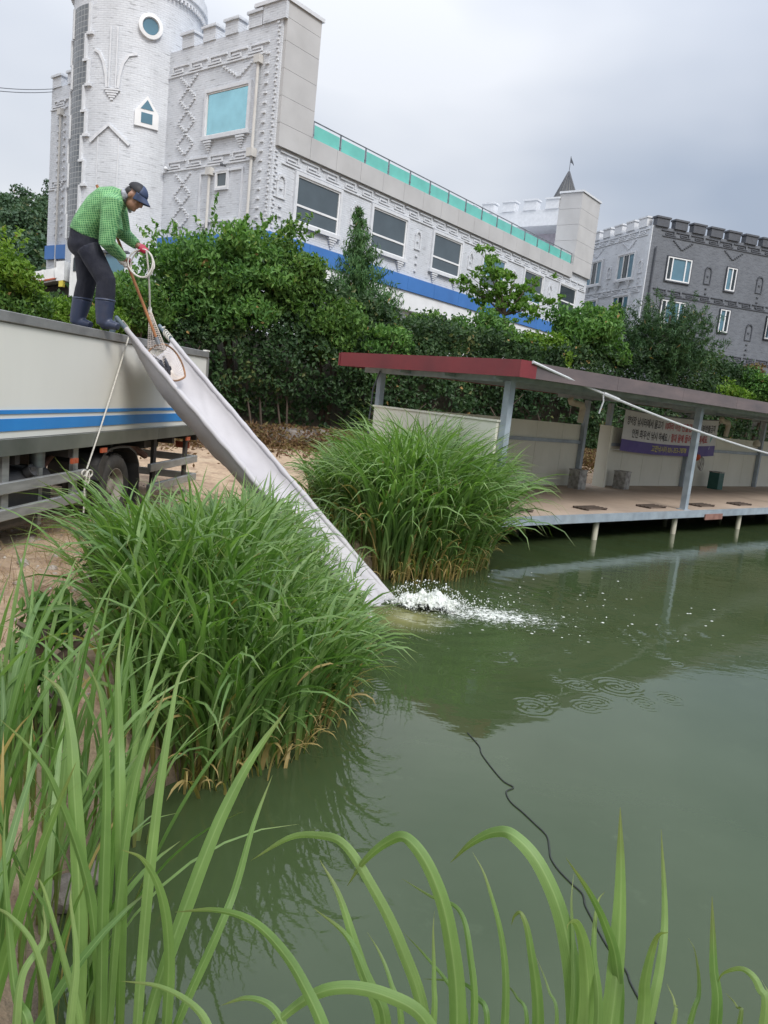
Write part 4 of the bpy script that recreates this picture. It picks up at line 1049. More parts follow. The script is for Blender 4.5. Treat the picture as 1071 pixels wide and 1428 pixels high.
MB().box(-3.9, 2.8, 0.03, 2.08, 1.16, 1.305).build('floor_frame', CHASSIS, tk)
for y in (0.62, 1.4): MB().box(-5.4, 2.7, y, y + 0.09, 0.92, 1.155).build('chassis_rail', CHASSIS, tk)
for x in np.arange(-3.6, 2.7, 0.9): MB().box(x, x + 0.07, 0.06, 2.04, 1.07, 1.158).build('cross_member', CHASSIS, tk)
# side guard
for z0, z1 in ((0.84, 0.94), (0.61, 0.71)): MB().box(-3.4, -0.61, 0.0, 0.045, z0, z1).build('side_guard_bar', STEELB, tk, bevel=0.006)
for x in (-0.82, -2.0, -3.1): MB().box(x, x + 0.1, 0.05, 0.09, 0.62, 1.16).build('guard_bracket', STEELB, tk)
# fuel tank
ft = MB().prism([(0.1, 0.52), (0.1, 0.92), (0.16, 0.99), (0.46, 0.99), (0.52, 0.92), (0.52, 0.52), (0.46, 0.47), (0.16, 0.47)], -2.6, -1.12, axis='x').build('fuel_tank', BLACKP, tk, bevel=0.012)
MB().tube([(-1.52, 0.12, 0.97), (-1.52, 0.06, 1.005)], 0.055, 14).box(-1.56, -1.48, 0.05, 0.075, 0.98, 1.03).build('filler_cap', BLACKP, ft, smooth=True)
for x in (-2.3, -1.35): MB().box(x, x + 0.06, 0.095, 0.53, 0.46, 1.0).build('tank_strap', STEELB, ft)
MB().tube([(-1.18, 0.22, 0.95), (-1.18, 0.22, 1.16)], 0.07, 12).build('air_pipe', STEELB, tk, smooth=True)
MB().tube([(-0.95, 0.3, 0.95), (-0.6, 0.36, 1.1)], 0.03, 8).build('hose', RUST, tk, smooth=True)
for x in (-1.2, -0.98): MB().lathe((x, 0.3, 0.42), [(0.04, 0), (0.05, 0.08), (0.05, 0.2), (0.03, 0.24)], 10).build('air_valve', RUST, tk, smooth=True)
# wheels (rear axle, twin tyres), fender
def wheel(x, y, inward, outer):
    w = empty('wheel', (0, 0, 0)); w.parent = tk; w.location = (x, y, TZ + 0.365)
    prof = [(0.215, 0), (0.235, -0.012), (0.30, -0.018), (0.345, 0.0), (0.365, 0.03), (0.368, 0.10), (0.365, 0.17), (0.345, 0.2), (0.22, 0.2)]
    ty = MB().lathe((0, 0, 0), [(r, h * inward) for r, h in prof], 36, axis='y', caps=False).build('tyre', TYRE, w, smooth=True)
    m = MB()
    for k in range(28):
        a = 2 * math.pi * k / 28; c, s_ = math.cos(a), math.sin(a)
        for yy in (0.045, 0.1, 0.155): m.obox((0.371 * c, yy * inward, 0.371 * s_), (0.006 * c, 0, 0.006 * s_), (-0.028 * s_, 0, 0.028 * c), (0, 0.02, 0))
    tag(m.build('tread_blocks', TYRE, ty), kind='stuff')
    if outer:
        rp = [(0.218, 0.004), (0.205, 0.0), (0.198, 0.03), (0.17, 0.12), (0.15, 0.14), (0.09, 0.14), (0.085, 0.05), (0.06, 0.035), (0.005, 0.03)]
        rm = MB().lathe((0, 0, 0), [(r, h * inward) for r, h in rp], 30, axis='y', caps=False).build('rim', RIM, w, smooth=True)
        for k in range(6):
            a = 2 * math.pi * k / 6
            MB().lathe((0.122 * math.cos(a), 0.14 * inward, 0.122 * math.sin(a)), [(0.014, 0), (0.014, -0.03 * inward), (0.008, -0.036 * inward)], 6, axis='y').build('wheel_nut', RIM, rm)
        for k in range(4):
            a = 2 * math.pi * (k + 0.5) / 4
            MB().lathe((0.172 * math.cos(a), 0.112 * inward, 0.172 * math.sin(a)), [(0.022, 0), (0.022, -0.008 * inward)], 8, axis='y').build('hand_hole', CHASSIS, rm)
    return w
wheel(0.15, 0.055, 1, True); wheel(0.15, 0.30, 1, False); wheel(0.15, 2.06, -1, True); wheel(0.15, 1.82, -1, False)
wheel(-4.75, 0.12, 1, True); wheel(-4.75, 2.0, -1, True)
MB().tube([(0.15, 0.3, 0.665), (0.15, 1.8, 0.665)], 0.07, 12).build('axle', CHASSIS, tk)
arch = [(0.15 - 0.52, 0.80), (0.15 - 0.50, 0.95), (0.15 - 0.40, 1.06), (0.15 - 0.22, 1.125), (0.15, 1.135), (0.15 + 0.25, 1.12), (0.15 + 0.44, 1.04), (0.15 + 0.54, 0.90), (0.15 + 0.58, 0.66)]
for y0 in (0.02, 1.5):
    V = []; F = []
    for k, (x, z) in enumerate(arch):
        nx, nz = (x - 0.15), (z - 0.665); L = math.hypot(nx, nz); nx /= L; nz /= L
        V += [(x, y0, z), (x, y0 + 0.56, z), (x - nx * 0.025, y0 + 0.56, z - nz * 0.025), (x - nx * 0.025, y0, z - nz * 0.025)]
        if k: F += [(4 * k - 4 + j, 4 * k - 4 + (j + 1) % 4, 4 * k + (j + 1) % 4, 4 * k + j) for j in range(4)]
    F += [(0, 1, 2, 3), tuple(4 * (len(arch) - 1) + j for j in (3, 2, 1, 0))]
    fd = MB().add(V, F).build('fender', BLACKP, tk)
    MB().box(0.70, 0.715, y0, y0 + 0.54, 0.42, 0.75).build('mud_flap', BLACKP, fd)
    MB().prism([(0.15 - 0.52, 0.79), (0.15 - 0.40, 0.80), (0.15 - 0.36, 0.96), (0.15 - 0.28, 1.04), (0.15 - 0.40, 1.06), (0.15 - 0.5, 0.95)], y0 - 0.006, y0 + 0.012).build('fender_lip', BLACKP, fd)
# rear underrun bars, lights
for z0, z1, x0 in ((0.76, 0.86, 1.0), (0.50, 0.60, 1.0)):
    MB().box(x0, 2.6, 0.0, 0.05, z0, z1).build('side_guard_bar', STEELB, tk, bevel=0.006)
    MB().box(2.61, 2.66, 0.0, 2.1, z0, z1).build('rear_bar', STEELB, tk, bevel=0.006)
for x in (1.2, 2.3): MB().box(x, x + 0.09, 0.06, 0.1, 0.5, 1.16).build('guard_bracket', CHASSIS, tk)
MB().tube([(1.0, 0.35, 1.1), (1.5, 0.3, 0.9)], 0.045, 8).build('exhaust_pipe', RUST, tk, smooth=True)
for x, z in ((-0.34, 1.09), (2.16, 1.1), (-0.95, 1.02)): MB().box(x, x + 0.12, -0.012, 0.012, z, z + 0.05).build('side_marker', TAILO, tk)
for y in (0.12, 1.8): MB().box(2.6, 2.64, y, y + 0.2, 0.95, 1.04).build('tail_light', TAILO, tk)
# cab, outside the picture to the left
CABW = pm('white cab paint', (0.76, 0.77, 0.77), rough=0.3)
cabm = MB().prism([(-4.05, 0.75), (-4.05, 2.2), (-4.25, 2.38), (-5.2, 2.36), (-5.6, 1.65), (-5.72, 1.3), (-5.72, 0.7), (-5.2, 0.62), (-5.15, 0.95), (-4.9, 1.1), (-4.6, 1.1), (-4.35, 0.95), (-4.3, 0.75)], 0.03, 2.07)
cabm.build('cab', CABW, tk)
MB().prism([(-4.4, 1.6), (-4.4, 2.2), (-5.1, 2.2), (-5.4, 1.62)], 0.018, 0.029).build('cab_window', WIN_DARK, tk)
# rope tied from the chute pole to the guard
ROPEM = pm('rope fibre', (0.62, 0.60, 0.54), (0.45, 0.43, 0.38), 60, rough=0.8)
def tkp(x, y, z): c, s_ = math.cos(TA), math.sin(TA); return np.array((TW[0] + c * x - s_ * y, TW[1] + s_ * x + c * y, z))
tr = tag(MB().tube([tkp(-0.02, -0.02, 2.50), tkp(0.10, -0.03, 2.44), tkp(0.12, -0.035, 2.38)] + catenary(tkp(0.11, -0.04, 2.36), tkp(-0.69, -0.03, 0.95), 0.03, 12), 0.0085, 6).build('tie_rope', ROPEM, smooth=True), 'thin pale rope tied down the truck side from the chute pole', 'rope')
a = np.linspace(0, 2 * math.pi, 14, endpoint=False)
for k, (dx, dz, r1, r2) in enumerate(((-0.05, 0.91, 0.05, 0.03), (0.05, 0.90, 0.055, 0.035), (0.0, 0.86, 0.03, 0.06))):
    MB().tube([tkp(-0.69 + dx + r1 * math.cos(t), -0.03 - 0.008 * k, dz + r2 * math.sin(t)) for t in a], 0.0085, 6, closed=True).build('knot_loop', ROPEM, tr, smooth=True)
MB().tube([tkp(-0.70, -0.035, 0.93), tkp(-0.73, -0.035, 0.75), tkp(-0.71, -0.03, 0.62), tkp(-0.72, -0.03, 0.5)], 0.0085, 6).build('rope_end', ROPEM, tr, smooth=True)

# ------------------------------------------------------------------ the grey canvas chute
CANVAS = pm('grey canvas', (0.42, 0.405, 0.415), (0.37, 0.355, 0.365), 1.6, rough=0.6, bstr=0.12, bscale=8, dirt=0.15, dirtc=(0.28, 0.26, 0.24))
POLEB = pm('blue grey pole', (0.12, 0.17, 0.20), (0.09, 0.12, 0.145), 6, rough=0.5)
CA, CB = np.array((-3.05, 8.26, 2.50)), np.array((0.04, 6.60, -0.05))
CC, CD = np.array((-2.93, 9.50, 2.49)), np.array((0.22, 7.38, -0.05))
croot = np.array((0.13, 7.0, 0.0))
chute = tag(empty('canvas_chute', croot), 'grey canvas fish chute sloping from the truck top into the pond', 'chute')
MB().tube([CA + (CB - CA) * t for t in (-0.012, 0.985)], 0.0235, 12).build('pole', POLEB, chute, smooth=True, loc=-croot)
MB().tube([CC + (CD - CC) * t for t in (-0.03, 0.985)], 0.0235, 12).build('pole', POLEB, chute, smooth=True, loc=-croot)
MB().tube([CA + (CB - CA) * -0.002 + np.array((-0.02, 0.02, 0)), CA + np.array((-0.08, 0.03, -0.14))], 0.03, 10).build('pole_foot', POLEB, chute, smooth=True, loc=-croot)
nu, nv = 110, 45
Uu, Vv = np.meshgrid(np.linspace(0.035, 0.998, nu), np.linspace(0, 1, nv), indexing='ij')
Lr = CA + (CB - CA) * Uu[..., None]; Rr = CC + (CD - CC) * Uu[..., None]
dep = np.interp(Uu, [0, 0.06, 0.16, 0.45, 0.62, 0.8, 0.93, 1], [0.12, 0.30, 0.44, 0.36, 0.27, 0.16, 0.07, 0.03])
prof = np.minimum(1, (4 * Vv * (1 - Vv))) ** 0.55
Pc = Lr + (Rr - Lr) * Vv[..., None]
wr = 0.045 * vnoise(Uu * 8, Vv * 3, 5, 3, 1.0) + 0.030 * vnoise(Uu * 26 + Vv * 12, Vv * 4, 6, 3, 1.0) + 0.012 * vnoise(Uu * 60 - Vv * 22, Vv * 5, 7, 3, 1.0)
wr += 0.02 * np.exp(-((Uu - 0.46 - 0.06 * Vv) / 0.012) ** 2) * Vv - 0.018 * np.exp(-((Uu - 0.36 - 0.1 * Vv) / 0.02) ** 2)
wr += 0.016 * np.sin(Vv * 19 + 3 * vnoise(Uu * 4, Vv * 2, 9, 2, 1)) * smooth01((Uu - 0.55) / 0.3)
Pc[..., 2] -= dep * prof + wr * prof
Pc[..., 2] += 0.028 * (1 - prof)
# the belly leans a little towards the camera side, as cloth under load does
Pc[..., 1] -= 0.05 * prof * dep
idx = np.arange(nu * nv).reshape(nu, nv)
q = np.stack([idx[:-1, :-1], idx[:-1, 1:], idx[1:, 1:], idx[1:, :-1]], -1).reshape(-1, 4)
cs = np_mesh('canvas_sheet', Pc.reshape(-1, 3), q, CANVAS, chute, loc=-croot)
md = cs.modifiers.new('thickness', 'SOLIDIFY'); md.thickness = 0.006
for (p, q2) in ((CA, CB), (CC, CD)):
    m = MB(); tt = np.linspace(0.035, 0.985, 160)
    rr = 0.030 + 0.006 * vnoise(tt * 34, tt * 0, 12 + int(p[1]), 4, 1.0)
    m.tube([p + (q2 - p) * t + np.array((0, 0, 0.003 * math.sin(t * 41) + 0.002 * math.sin(t * 97))) for t in tt], list(rr), 10)
    m.build('canvas_hem', CANVAS, chute, smooth=True, loc=-croot)
# white ties on the far pole
m = MB()
for k in range(4):
    c = CC + (CD - CC) * (0.004 + 0.008 * k)
    m.tube([c + 0.04 * np.array((0.35 * math.cos(t), math.cos(t) * 0.9, math.sin(t))) for t in np.linspace(0, 2 * math.pi, 12, endpoint=False)], 0.009, 5, closed=True)
m.tube([CC + np.array((0, -0.03, 0.02)), CC + np.array((0.02, -0.08, 0.06)), CC + np.array((0.0, -0.13, 0.04))], 0.008, 5)
m.build('pole_tie', ROPEM, chute, smooth=True, loc=-croot)

# ------------------------------------------------------------------ white dump truck behind the hedge
dt_root = np.array((aty(95, 420, 22.0)[0], 22.0, 3.0))
dtk = tag(empty('dump_truck', dt_root), 'white dump truck with its bed tilted, parked by the tower', 'truck')
def dq(px, py, Y=22.0): return aty(px, py, Y) - dt_root
def slab(pts, d0, d1, name, mat, parent=dtk):
    """outline given in the picture, standing at the truck's distance, d0..d1 metres deep"""
    V = [dq(x, y) + np.array((0, d, 0)) for d in (d0, d1) for x, y in pts]; n = len(pts)
    return MB().add(V, [tuple(range(n)), tuple(range(n, 2 * n))] + [(i, (i + 1) % n, n + (i + 1) % n, n + i) for i in range(n)]).build(name, mat, parent)
slab([(20, 384), (80, 373), (80, 391), (24, 401)], 0.0, 1.7, 'bed', CABW)
for x in (22, 40, 59, 77): slab([(x, 384 - (x - 20) * 0.18), (x + 3, 383.5 - (x - 20) * 0.18), (x + 4, 398 - (x - 20) * 0.18), (x + 1, 398.5 - (x - 20) * 0.18)], -0.06, -0.005, 'bed_rib', CABW)
slab([(24, 396.5), (80, 387), (80, 389), (24, 398.5)], -0.04, -0.006, 'bed_stripe', TAILO)
slab([(79.5, 365), (91, 364), (90, 391), (79.5, 392)], -0.05, 1.75, 'headboard', CABW)
slab([(83, 392), (89, 391), (88, 400), (82.5, 400)], -0.05, 0.1, 'bracket', pm('yellow paint', (0.6, 0.5, 0.08)))
slab([(30, 402), (98, 391), (98, 424), (34, 424)], 0.4, 1.3, 'chassis', CHASSIS)
slab([(100, 352), (108, 344), (170, 346), (177, 375), (178, 414), (96, 414), (97, 385)], 0.0, 1.7, 'cab', CABW)
slab([(103, 360), (109, 354), (108, 378), (102, 378)], -0.02, -0.004, 'side_window', WIN_DARK)
slab([(148, 352), (172, 353), (174, 388), (146, 391)], -0.02, -0.004, 'side_window', WIN_BLUE)
slab([(134, 349), (180, 351), (181, 354), (134, 353)], -0.12, 0.05, 'visor', DTRIM)
for px in (40, 120):
    c = dq(px, 419) + np.array((0, 0.1, 0)); c[2] = 0.45
    w = empty('wheel'); w.parent = dtk; w.location = c
    MB().lathe((0, 0, 0), [(0.25, 0), (0.42, -0.01), (0.45, 0.05), (0.45, 0.2), (0.42, 0.25), (0.25, 0.25)], 24, axis='y', caps=False).build('tyre', TYRE, w, smooth=True)
    MB().lathe((0, 0, 0), [(0.25, 0.01), (0.2, 0.08), (0.05, 0.08)], 20, axis='y').build('rim', RIM, w, smooth=True)
# ------------------------------------------------------------------ the man on the truck
SKIN = pm('skin', (0.30, 0.165, 0.11), (0.25, 0.135, 0.09), 8, rough=0.5)
HAIR = pm('black hair', (0.012, 0.011, 0.011), rough=0.6)
NAVY = pm('navy trousers', (0.011, 0.013, 0.026), (0.007, 0.008, 0.016), 5, rough=0.85, bstr=1.0, bscale=9, stretch=(1, 1, 0.5))
BOOT = pm('blue rubber boot', (0.022, 0.034, 0.075), (0.016, 0.024, 0.055), 6, rough=0.45, dirt=0.35, dirtc=(0.10, 0.09, 0.085), bstr=0.25, bscale=12)
CAPB = pm('cap black cloth', (0.012, 0.012, 0.016), rough=0.7)
CAPN = pm('cap blue cloth', (0.035, 0.055, 0.12), (0.028, 0.045, 0.10), 9, rough=0.65)
REDG = pm('red glove rubber', (0.42, 0.012, 0.05), (0.33, 0.01, 0.04), 20, rough=0.5)
WHITEG = pm('white glove knit', (0.62, 0.60, 0.57), (0.48, 0.46, 0.44), 25, rough=0.8, bstr=0.3)
SCARF = pm('grey printed scarf', (0.36, 0.38, 0.42), (0.05, 0.05, 0.07), 30, rough=0.8)
WOODP = pm('orange brown pole wood', (0.36, 0.155, 0.06), (0.27, 0.11, 0.04), 3, rough=0.45, stretch=(6, 6, 0.6))
def shirt_mat():
    m, nt, b, out = new_mat('green checked shirt')
    v = coords(nt, 'Object', (1, 1, 1))
    bt = nt.nodes.new('ShaderNodeTexBrick'); bt.offset = 0.0
    bt.inputs['Scale'].default_value = 1; bt.inputs['Brick Width'].default_value = 0.021; bt.inputs['Row Height'].default_value = 0.021; bt.inputs['Mortar Size'].default_value = 0.0032
    bt.inputs['Color1'].default_value = (0.035, 0.165, 0.065, 1); bt.inputs['Color2'].default_value = (0.05, 0.21, 0.08, 1); bt.inputs['Mortar'].default_value = (0.20, 0.40, 0.18, 1)
    rot = nt.nodes.new('ShaderNodeMapping'); rot.inputs['Rotation'].default_value = (math.radians(90), 0, math.radians(8))
    nt.links.new(v, rot.inputs['Vector']); nt.links.new(rot.outputs['Vector'], bt.inputs['Vector'])
    col = mixc(nt, 0.6, bt.outputs['Color'], ramp(nt, noise(nt, v, 14, 5), [(0.3, (0.5, 0.55, 0.5)), (0.7, (1.5, 1.4, 1.3))]), 'MULTIPLY')
    nt.links.new(col, b.inputs['Base Color']); b.inputs['Roughness'].default_value = 0.75
    bump(nt, b, noise(nt, coords(nt, 'Object', (1, 1, 0.6)), 11, 4), 0.9, 0.03)
    return m
SHIRT = shirt_mat()
feet = np.array((-3.24, 8.02, 2.365))
man = tag(empty('person', feet), 'man in green checked shirt, navy cap and blue boots bending over with a net pole', 'person')
def P(px, py, Y=8.02): return aty(px, py, Y) - feet
def remeshed(mb, name, mat, parent, voxel=0.012, it=6, loc=None):
    o = mb.build(name, mat, parent, loc=loc)
    m = o.modifiers.new('r', 'REMESH'); m.mode = 'VOXEL'; m.voxel_size = voxel; m.use_smooth_shade = True
    m = o.modifiers.new('s', 'SMOOTH'); m.factor = 0.5; m.iterations = it
    return o
def ball(mb, c, r, sc=(1, 1, 1), n=12):
    c = np.array(c); V = []; F = []
    for i in range(n + 1):
        t = math.pi * i / n
        for k in range(2 * n):
            a = math.pi * k / n; V.append(c + r * np.array((sc[0] * math.sin(t) * math.cos(a), sc[1] * math.sin(t) * math.sin(a), sc[2] * math.cos(t))))
    for i in range(n):
        for k in range(2 * n): F.append((i * 2 * n + k, i * 2 * n + (k + 1) % (2 * n), (i + 1) * 2 * n + (k + 1) % (2 * n), (i + 1) * 2 * n + k))
    return mb.add(V, F)
NY, FY = 7.90, 8.16          # near leg, far leg
pel = P(121, 338); 
sh_c = P(160, 279); neck = P(175, 272); head = P(187, 275)
hipN, hipF = P(123, 345, NY), P(119, 343, FY); kneeN, kneeF = P(148, 392, NY), P(121, 393, FY); ankN, ankF = P(145, 450, NY), P(108, 445, FY)
shN, shF = P(156, 284, 7.83), P(162, 281, 8.22); elN, elF = P(149, 338, 7.80), P(172, 326, 8.34); haN, haF = P(174, 362, 8.18), P(195, 345, 8.30)
# body under the clothes: one continuous figure with head and face
bd = MB()
bd.tube([pel, P(130, 315), P(145, 292), P(160, 278)], [0.12, 0.12, 0.14, 0.11], 14, flat=0.75)
bd.tube([P(163, 278), neck, P(182, 276)], [0.075, 0.062, 0.06], 12)
for h, k, a in ((hipN, kneeN, ankN), (hipF, kneeF, ankF)): bd.tube([h, k, a], [0.075, 0.055, 0.04], 10)
for s, e, h in ((shN, elN, haN), (shF, elF, haF)): bd.tube([s, e, h], [0.05, 0.04, 0.03], 10); bd.tube([P(160, 280), s], [0.08, 0.055], 10)
fdir = np.array((math.cos(math.radians(-38)), -0.05, math.sin(math.radians(-38)))); fdir /= np.linalg.norm(fdir)
hup = np.array((math.sin(math.radians(38)), 0, math.cos(math.radians(38)))); hlat = np.cross(hup, fdir)
def hp(f, u, l): return head + fdir * f + hup * u + hlat * l
def hball(mb, f, u, l, rf, ru, rl, n=12):
    k = len(mb.v); ball(mb, (0, 0, 0), 1, n=n)
    for i in range(k, len(mb.v)):
        x, y, z = mb.v[i]; mb.v[i] = tuple(hp(f + x * rf, u + z * ru, l + y * rl))
hball(bd, -0.005, 0.03, 0, 0.100, 0.105, 0.078); hball(bd, 0.03, -0.055, 0, 0.066, 0.075, 0.06)      # skull, jaw
hball(bd, 0.075, -0.095, 0, 0.024, 0.022, 0.03)                                                        # chin
hball(bd, 0.105, -0.012, 0, 0.022, 0.03, 0.016); hball(bd, 0.114, -0.024, 0, 0.016, 0.014, 0.02)       # nose
hball(bd, 0.082, 0.03, 0, 0.022, 0.012, 0.05)                                                          # brow
hball(bd, 0.092, -0.058, 0, 0.014, 0.009, 0.026)                                                       # mouth
for l in (-1, 1): hball(bd, -0.012, -0.005, 0.078 * l, 0.022, 0.034, 0.012); hball(bd, 0.068, -0.025, 0.034 * l, 0.02, 0.018, 0.018)   # ears, cheeks
body = remeshed(bd, 'body', SKIN, man, 0.0085, 3)
for l in (-1, 1):
    e = MB(); hball(e, 0.088, 0.008, 0.03 * l, 0.010, 0.007, 0.012, 8); e.build('eye', HAIR, body, smooth=True)
hr = MB(); hball(hr, -0.045, 0.01, 0, 0.068, 0.078, 0.083); remeshed(hr, 'hair', HAIR, body, 0.012, 2)
# cap: crown, front panel, brim
cp = MB(); hball(cp, -0.005, 0.062, 0, 0.112, 0.088, 0.092, 16)
for i in range(len(cp.v)):
    p = np.array(cp.v[i]) - head; u = p @ hup
    if u < 0.055: cp.v[i] = tuple(np.array(cp.v[i]) + hup * (0.055 - u))
cap = cp.build('cap', CAPB, man, smooth=True)
cf = MB(); V = []; F = []; n = 14
for j, (r, t0) in enumerate(((1.03, 0),)):
    for i in range(7):
        th = math.radians(2 + 80 * i / 6)
        for k in range(n + 1):
            a = math.radians(-62 + 124 * k / n)
            V.append(hp(-0.005 + 0.116 * math.sin(math.radians(90) - th) * math.cos(a), 0.062 + 0.092 * math.sin(th), 0.095 * math.cos(th) * math.sin(a)))
for i in range(6):
    for k in range(n): F.append((i * (n + 1) + k, i * (n + 1) + k + 1, (i + 1) * (n + 1) + k + 1, (i + 1) * (n + 1) + k))
o = cf.add(V, F).build('front_panel', CAPN, cap, smooth=True); md = o.modifiers.new('t', 'SOLIDIFY'); md.thickness = 0.004
bv = MB(); V = []; F = []
for i in range(8):
    f = i / 7
    for k in range(13):
        a = math.radians(-75 + 150 * k / 12)
        rf = 0.10 + 0.085 * f * max(0.25, math.cos(a)) ; V.append(hp(rf * math.cos(a), 0.058 - 0.03 * f + 0.012 * math.cos(a) - 0.05 * (math.sin(a) ** 2) * f, (0.088 - 0.012 * f) * math.sin(a)))
for i in range(7):
    for k in range(12): F.append((i * 13 + k, i * 13 + k + 1, (i + 1) * 13 + k + 1, (i + 1) * 13 + k))
o = bv.add(V, F).build('brim', CAPN, cap, smooth=True); md = o.modifiers.new('t', 'SOLIDIFY'); md.thickness = 0.006
# scarf round the neck
sc = MB(); sc.tube([P(171, 273), P(176.5, 274), P(180, 279)], [0.075, 0.082, 0.075], 14); sc.tube([P(178, 279), P(181.5, 288), P(181, 297)], [0.03, 0.035, 0.015], 10)
remeshed(sc, 'scarf', SCARF, man, 0.011, 3)
# shirt: torso and sleeves
st = MB()
st.tube([P(117, 328), P(122, 318), P(130, 306), P(142, 292), P(154, 282), P(166, 276), P(173, 274)], [0.185, 0.195, 0.20, 0.215, 0.21, 0.15, 0.085], 20, flat=0.78)
st.tube([P(143, 300), P(156, 310), P(163, 325)], [0.16, 0.16, 0.10], 16, flat=0.7)         # loose front of the shirt
for s, e, h, wl in ((shN, elN, haN, 0.86), (shF, elF, haF, 0.84)):
    w = e + (h - e) * wl
    st.tube([s + (P(160, 280) - s) * 0.5, s, s + (e - s) * 0.5, e, e + (w - e) * 0.5, w], [0.10, 0.105, 0.092, 0.083, 0.068, 0.052], 14)
shirt = remeshed(st, 'shirt', SHIRT, man, 0.012, 5)
# trousers
tr_ = MB()
tr_.tube([P(118, 318), P(118, 330), P(119, 345), P(121, 356)], [0.165, 0.175, 0.17, 0.12], 18, flat=0.8)
for h, k, a in ((hipN, kneeN, ankN), (hipF, kneeF, ankF)):
    c = k + (a - k) * 0.55
    tr_.tube([h, h + (k - h) * 0.4, k, k + (c - k) * 0.5, c], [0.118, 0.112, 0.098, 0.098, 0.092], 16)
ball(tr_, P(110, 342), 0.115, (0.9, 1.35, 1.0))
remeshed(tr_, 'trousers', NAVY, man, 0.013, 4)
# boots
for k, a in ((kneeN, ankN), (kneeF, ankF)):
    b_ = MB(); top = k + (a - k) * 0.46
    heel = a.copy(); heel[2] = 0.05
    b_.tube([top, k + (a - k) * 0.7, a, heel], [0.098, 0.092, 0.078, 0.072], 16)
    toe = np.array((heel[0] + 0.16, heel[1] - 0.03, 0.045))
    b_.tube([heel + np.array((-0.02, 0, 0)), heel + (toe - heel) * 0.5 + np.array((0, 0, 0.012)), toe], [0.055, 0.058, 0.045], 12, flat=0.85)
    bo = remeshed(b_, 'boot', BOOT, man, 0.011, 3)
    MB().lathe(tuple(top), [(0.098, -0.008), (0.105, 0), (0.098, 0.012)], 18).build('boot_rim', BOOT, bo, smooth=True)
# net pole
pole_a, pole_b = aty(135, 258, 8.34), aty(219, 474, 8.52)
pdir = (pole_b - pole_a) / np.linalg.norm(pole_b - pole_a)
def glove(c, axis, palm_from, mat, rad, name, second=None):
    """palm beside the held rod, four fingers of unequal length curled round it, thumb from the palm's side"""
    axis = axis / np.linalg.norm(axis); side = palm_from - c; side -= axis * (side @ axis); side /= np.linalg.norm(side); cr = np.cross(axis, side)
    g = MB(); pc = c + side * (rad + 0.022)
    g.tube([pc - axis * 0.045, pc, pc + axis * 0.045], [0.032, 0.038, 0.03], 12, flat=0.7)
    g.tube([pc + side * 0.01, pc + (palm_from - pc) * 0.7], [0.036, 0.03], 10)
    for i, (off, ln) in enumerate(((-0.036, 200), (-0.012, 230), (0.012, 220), (0.035, 180))):
        pts = []
        for k in range(7):
            a = math.radians(20 + ln * k / 6); rr = rad + 0.011
            pts.append(c + axis * off + side * rr * math.cos(a) + cr * rr * math.sin(a))
        g.tube(pts, [0.0115, 0.0115, 0.011, 0.0105, 0.010, 0.0095, 0.008], 8)
    pts = [c + axis * (-0.05 + 0.006 * k) + side * (rad + 0.014) * math.cos(math.radians(-25 - 28 * k)) + cr * (rad + 0.014) * math.sin(math.radians(-25 - 28 * k)) for k in range(5)]
    g.tube(pts, [0.015, 0.014, 0.013, 0.011, 0.009], 8)
    return remeshed(g, name, mat, man, 0.006, 2, loc=-feet)
hN = pole_a + pdir * ((aty(176, 366, 8.40) - pole_a) @ pdir)
gl = glove(hN, pdir, hN + np.array((-0.08, -0.10, 0.05)), WHITEG, 0.018, 'glove')
# red palm side of the near glove
g2 = MB(); 
for off in (-0.03, -0.006, 0.018):
    cr2 = np.cross(pdir, np.array((-0.5, -0.8, 0.3))); cr2 /= np.linalg.norm(cr2)
    g2.tube([hN + pdir * off + cr2 * -0.03 + np.array((0.012, -0.02, 0)), hN + pdir * off + cr2 * -0.04 + np.array((0.02, 0.0, -0.004))], [0.012, 0.010], 8)
g2.build('glove_fingertips', REDG, gl, smooth=True)
gl.location = -feet
for ch in gl.children: ch.location = (0, 0, 0)
hF = aty(199, 349, 8.30)
rope_ax = np.array((0.75, 0.1, -0.35))
glove(hF, rope_ax, hF + np.array((-0.09, 0.01, 0.06)), REDG, 0.014, 'glove')

# ------------------------------------------------------------------ the hand net with its pole, bag, ring and fish
nroot = pole_b
net = tag(empty('hand_net', nroot), 'long wooden handled fish net lying in the top of the grey chute', 'net')
MB().tube([pole_a, pole_a + (pole_b - pole_a) * 0.5, pole_b], [0.0155, 0.0165, 0.017], 10).build('handle', WOODP, net, smooth=True, loc=-nroot)
MB().tube([pole_b - pdir * 0.03, pole_b + pdir * 0.05], 0.024, 10).build('ferrule', STEEL, net, smooth=True, loc=-nroot)
hoop_px = [(219, 481, 8.62), (208, 489, 8.55), (207, 497, 8.52), (218, 513, 8.55), (233, 527, 8.62), (245, 531, 8.75), (256, 527, 8.85), (258, 522, 8.9), (254, 507, 8.95), (246, 493, 8.95), (237, 484, 8.85), (228, 480, 8.72)]
hoop = [aty(*h) for h in hoop_px]
hs = []
for i in range(len(hoop)):
    p0, p1, p2, p3 = hoop[i - 1], hoop[i], hoop[(i + 1) % len(hoop)], hoop[(i + 2) % len(hoop)]
    for t in (0, 0.25, 0.5, 0.75): hs.append(0.5 * ((2 * p1) + (p2 - p0) * t + (2 * p0 - 5 * p1 + 4 * p2 - p3) * t * t + (3 * p1 - p0 - 3 * p2 + p3) * t ** 3))
MB().tube(hs, 0.011, 8, closed=True).build('ring', pm('rusty ring', (0.30, 0.15, 0.07), (0.16, 0.09, 0.05), 12, rough=0.8), net, smooth=True, loc=-nroot)
NETM = pm('net twine', (0.72, 0.66, 0.60), (0.58, 0.50, 0.45), 20, rough=0.85)
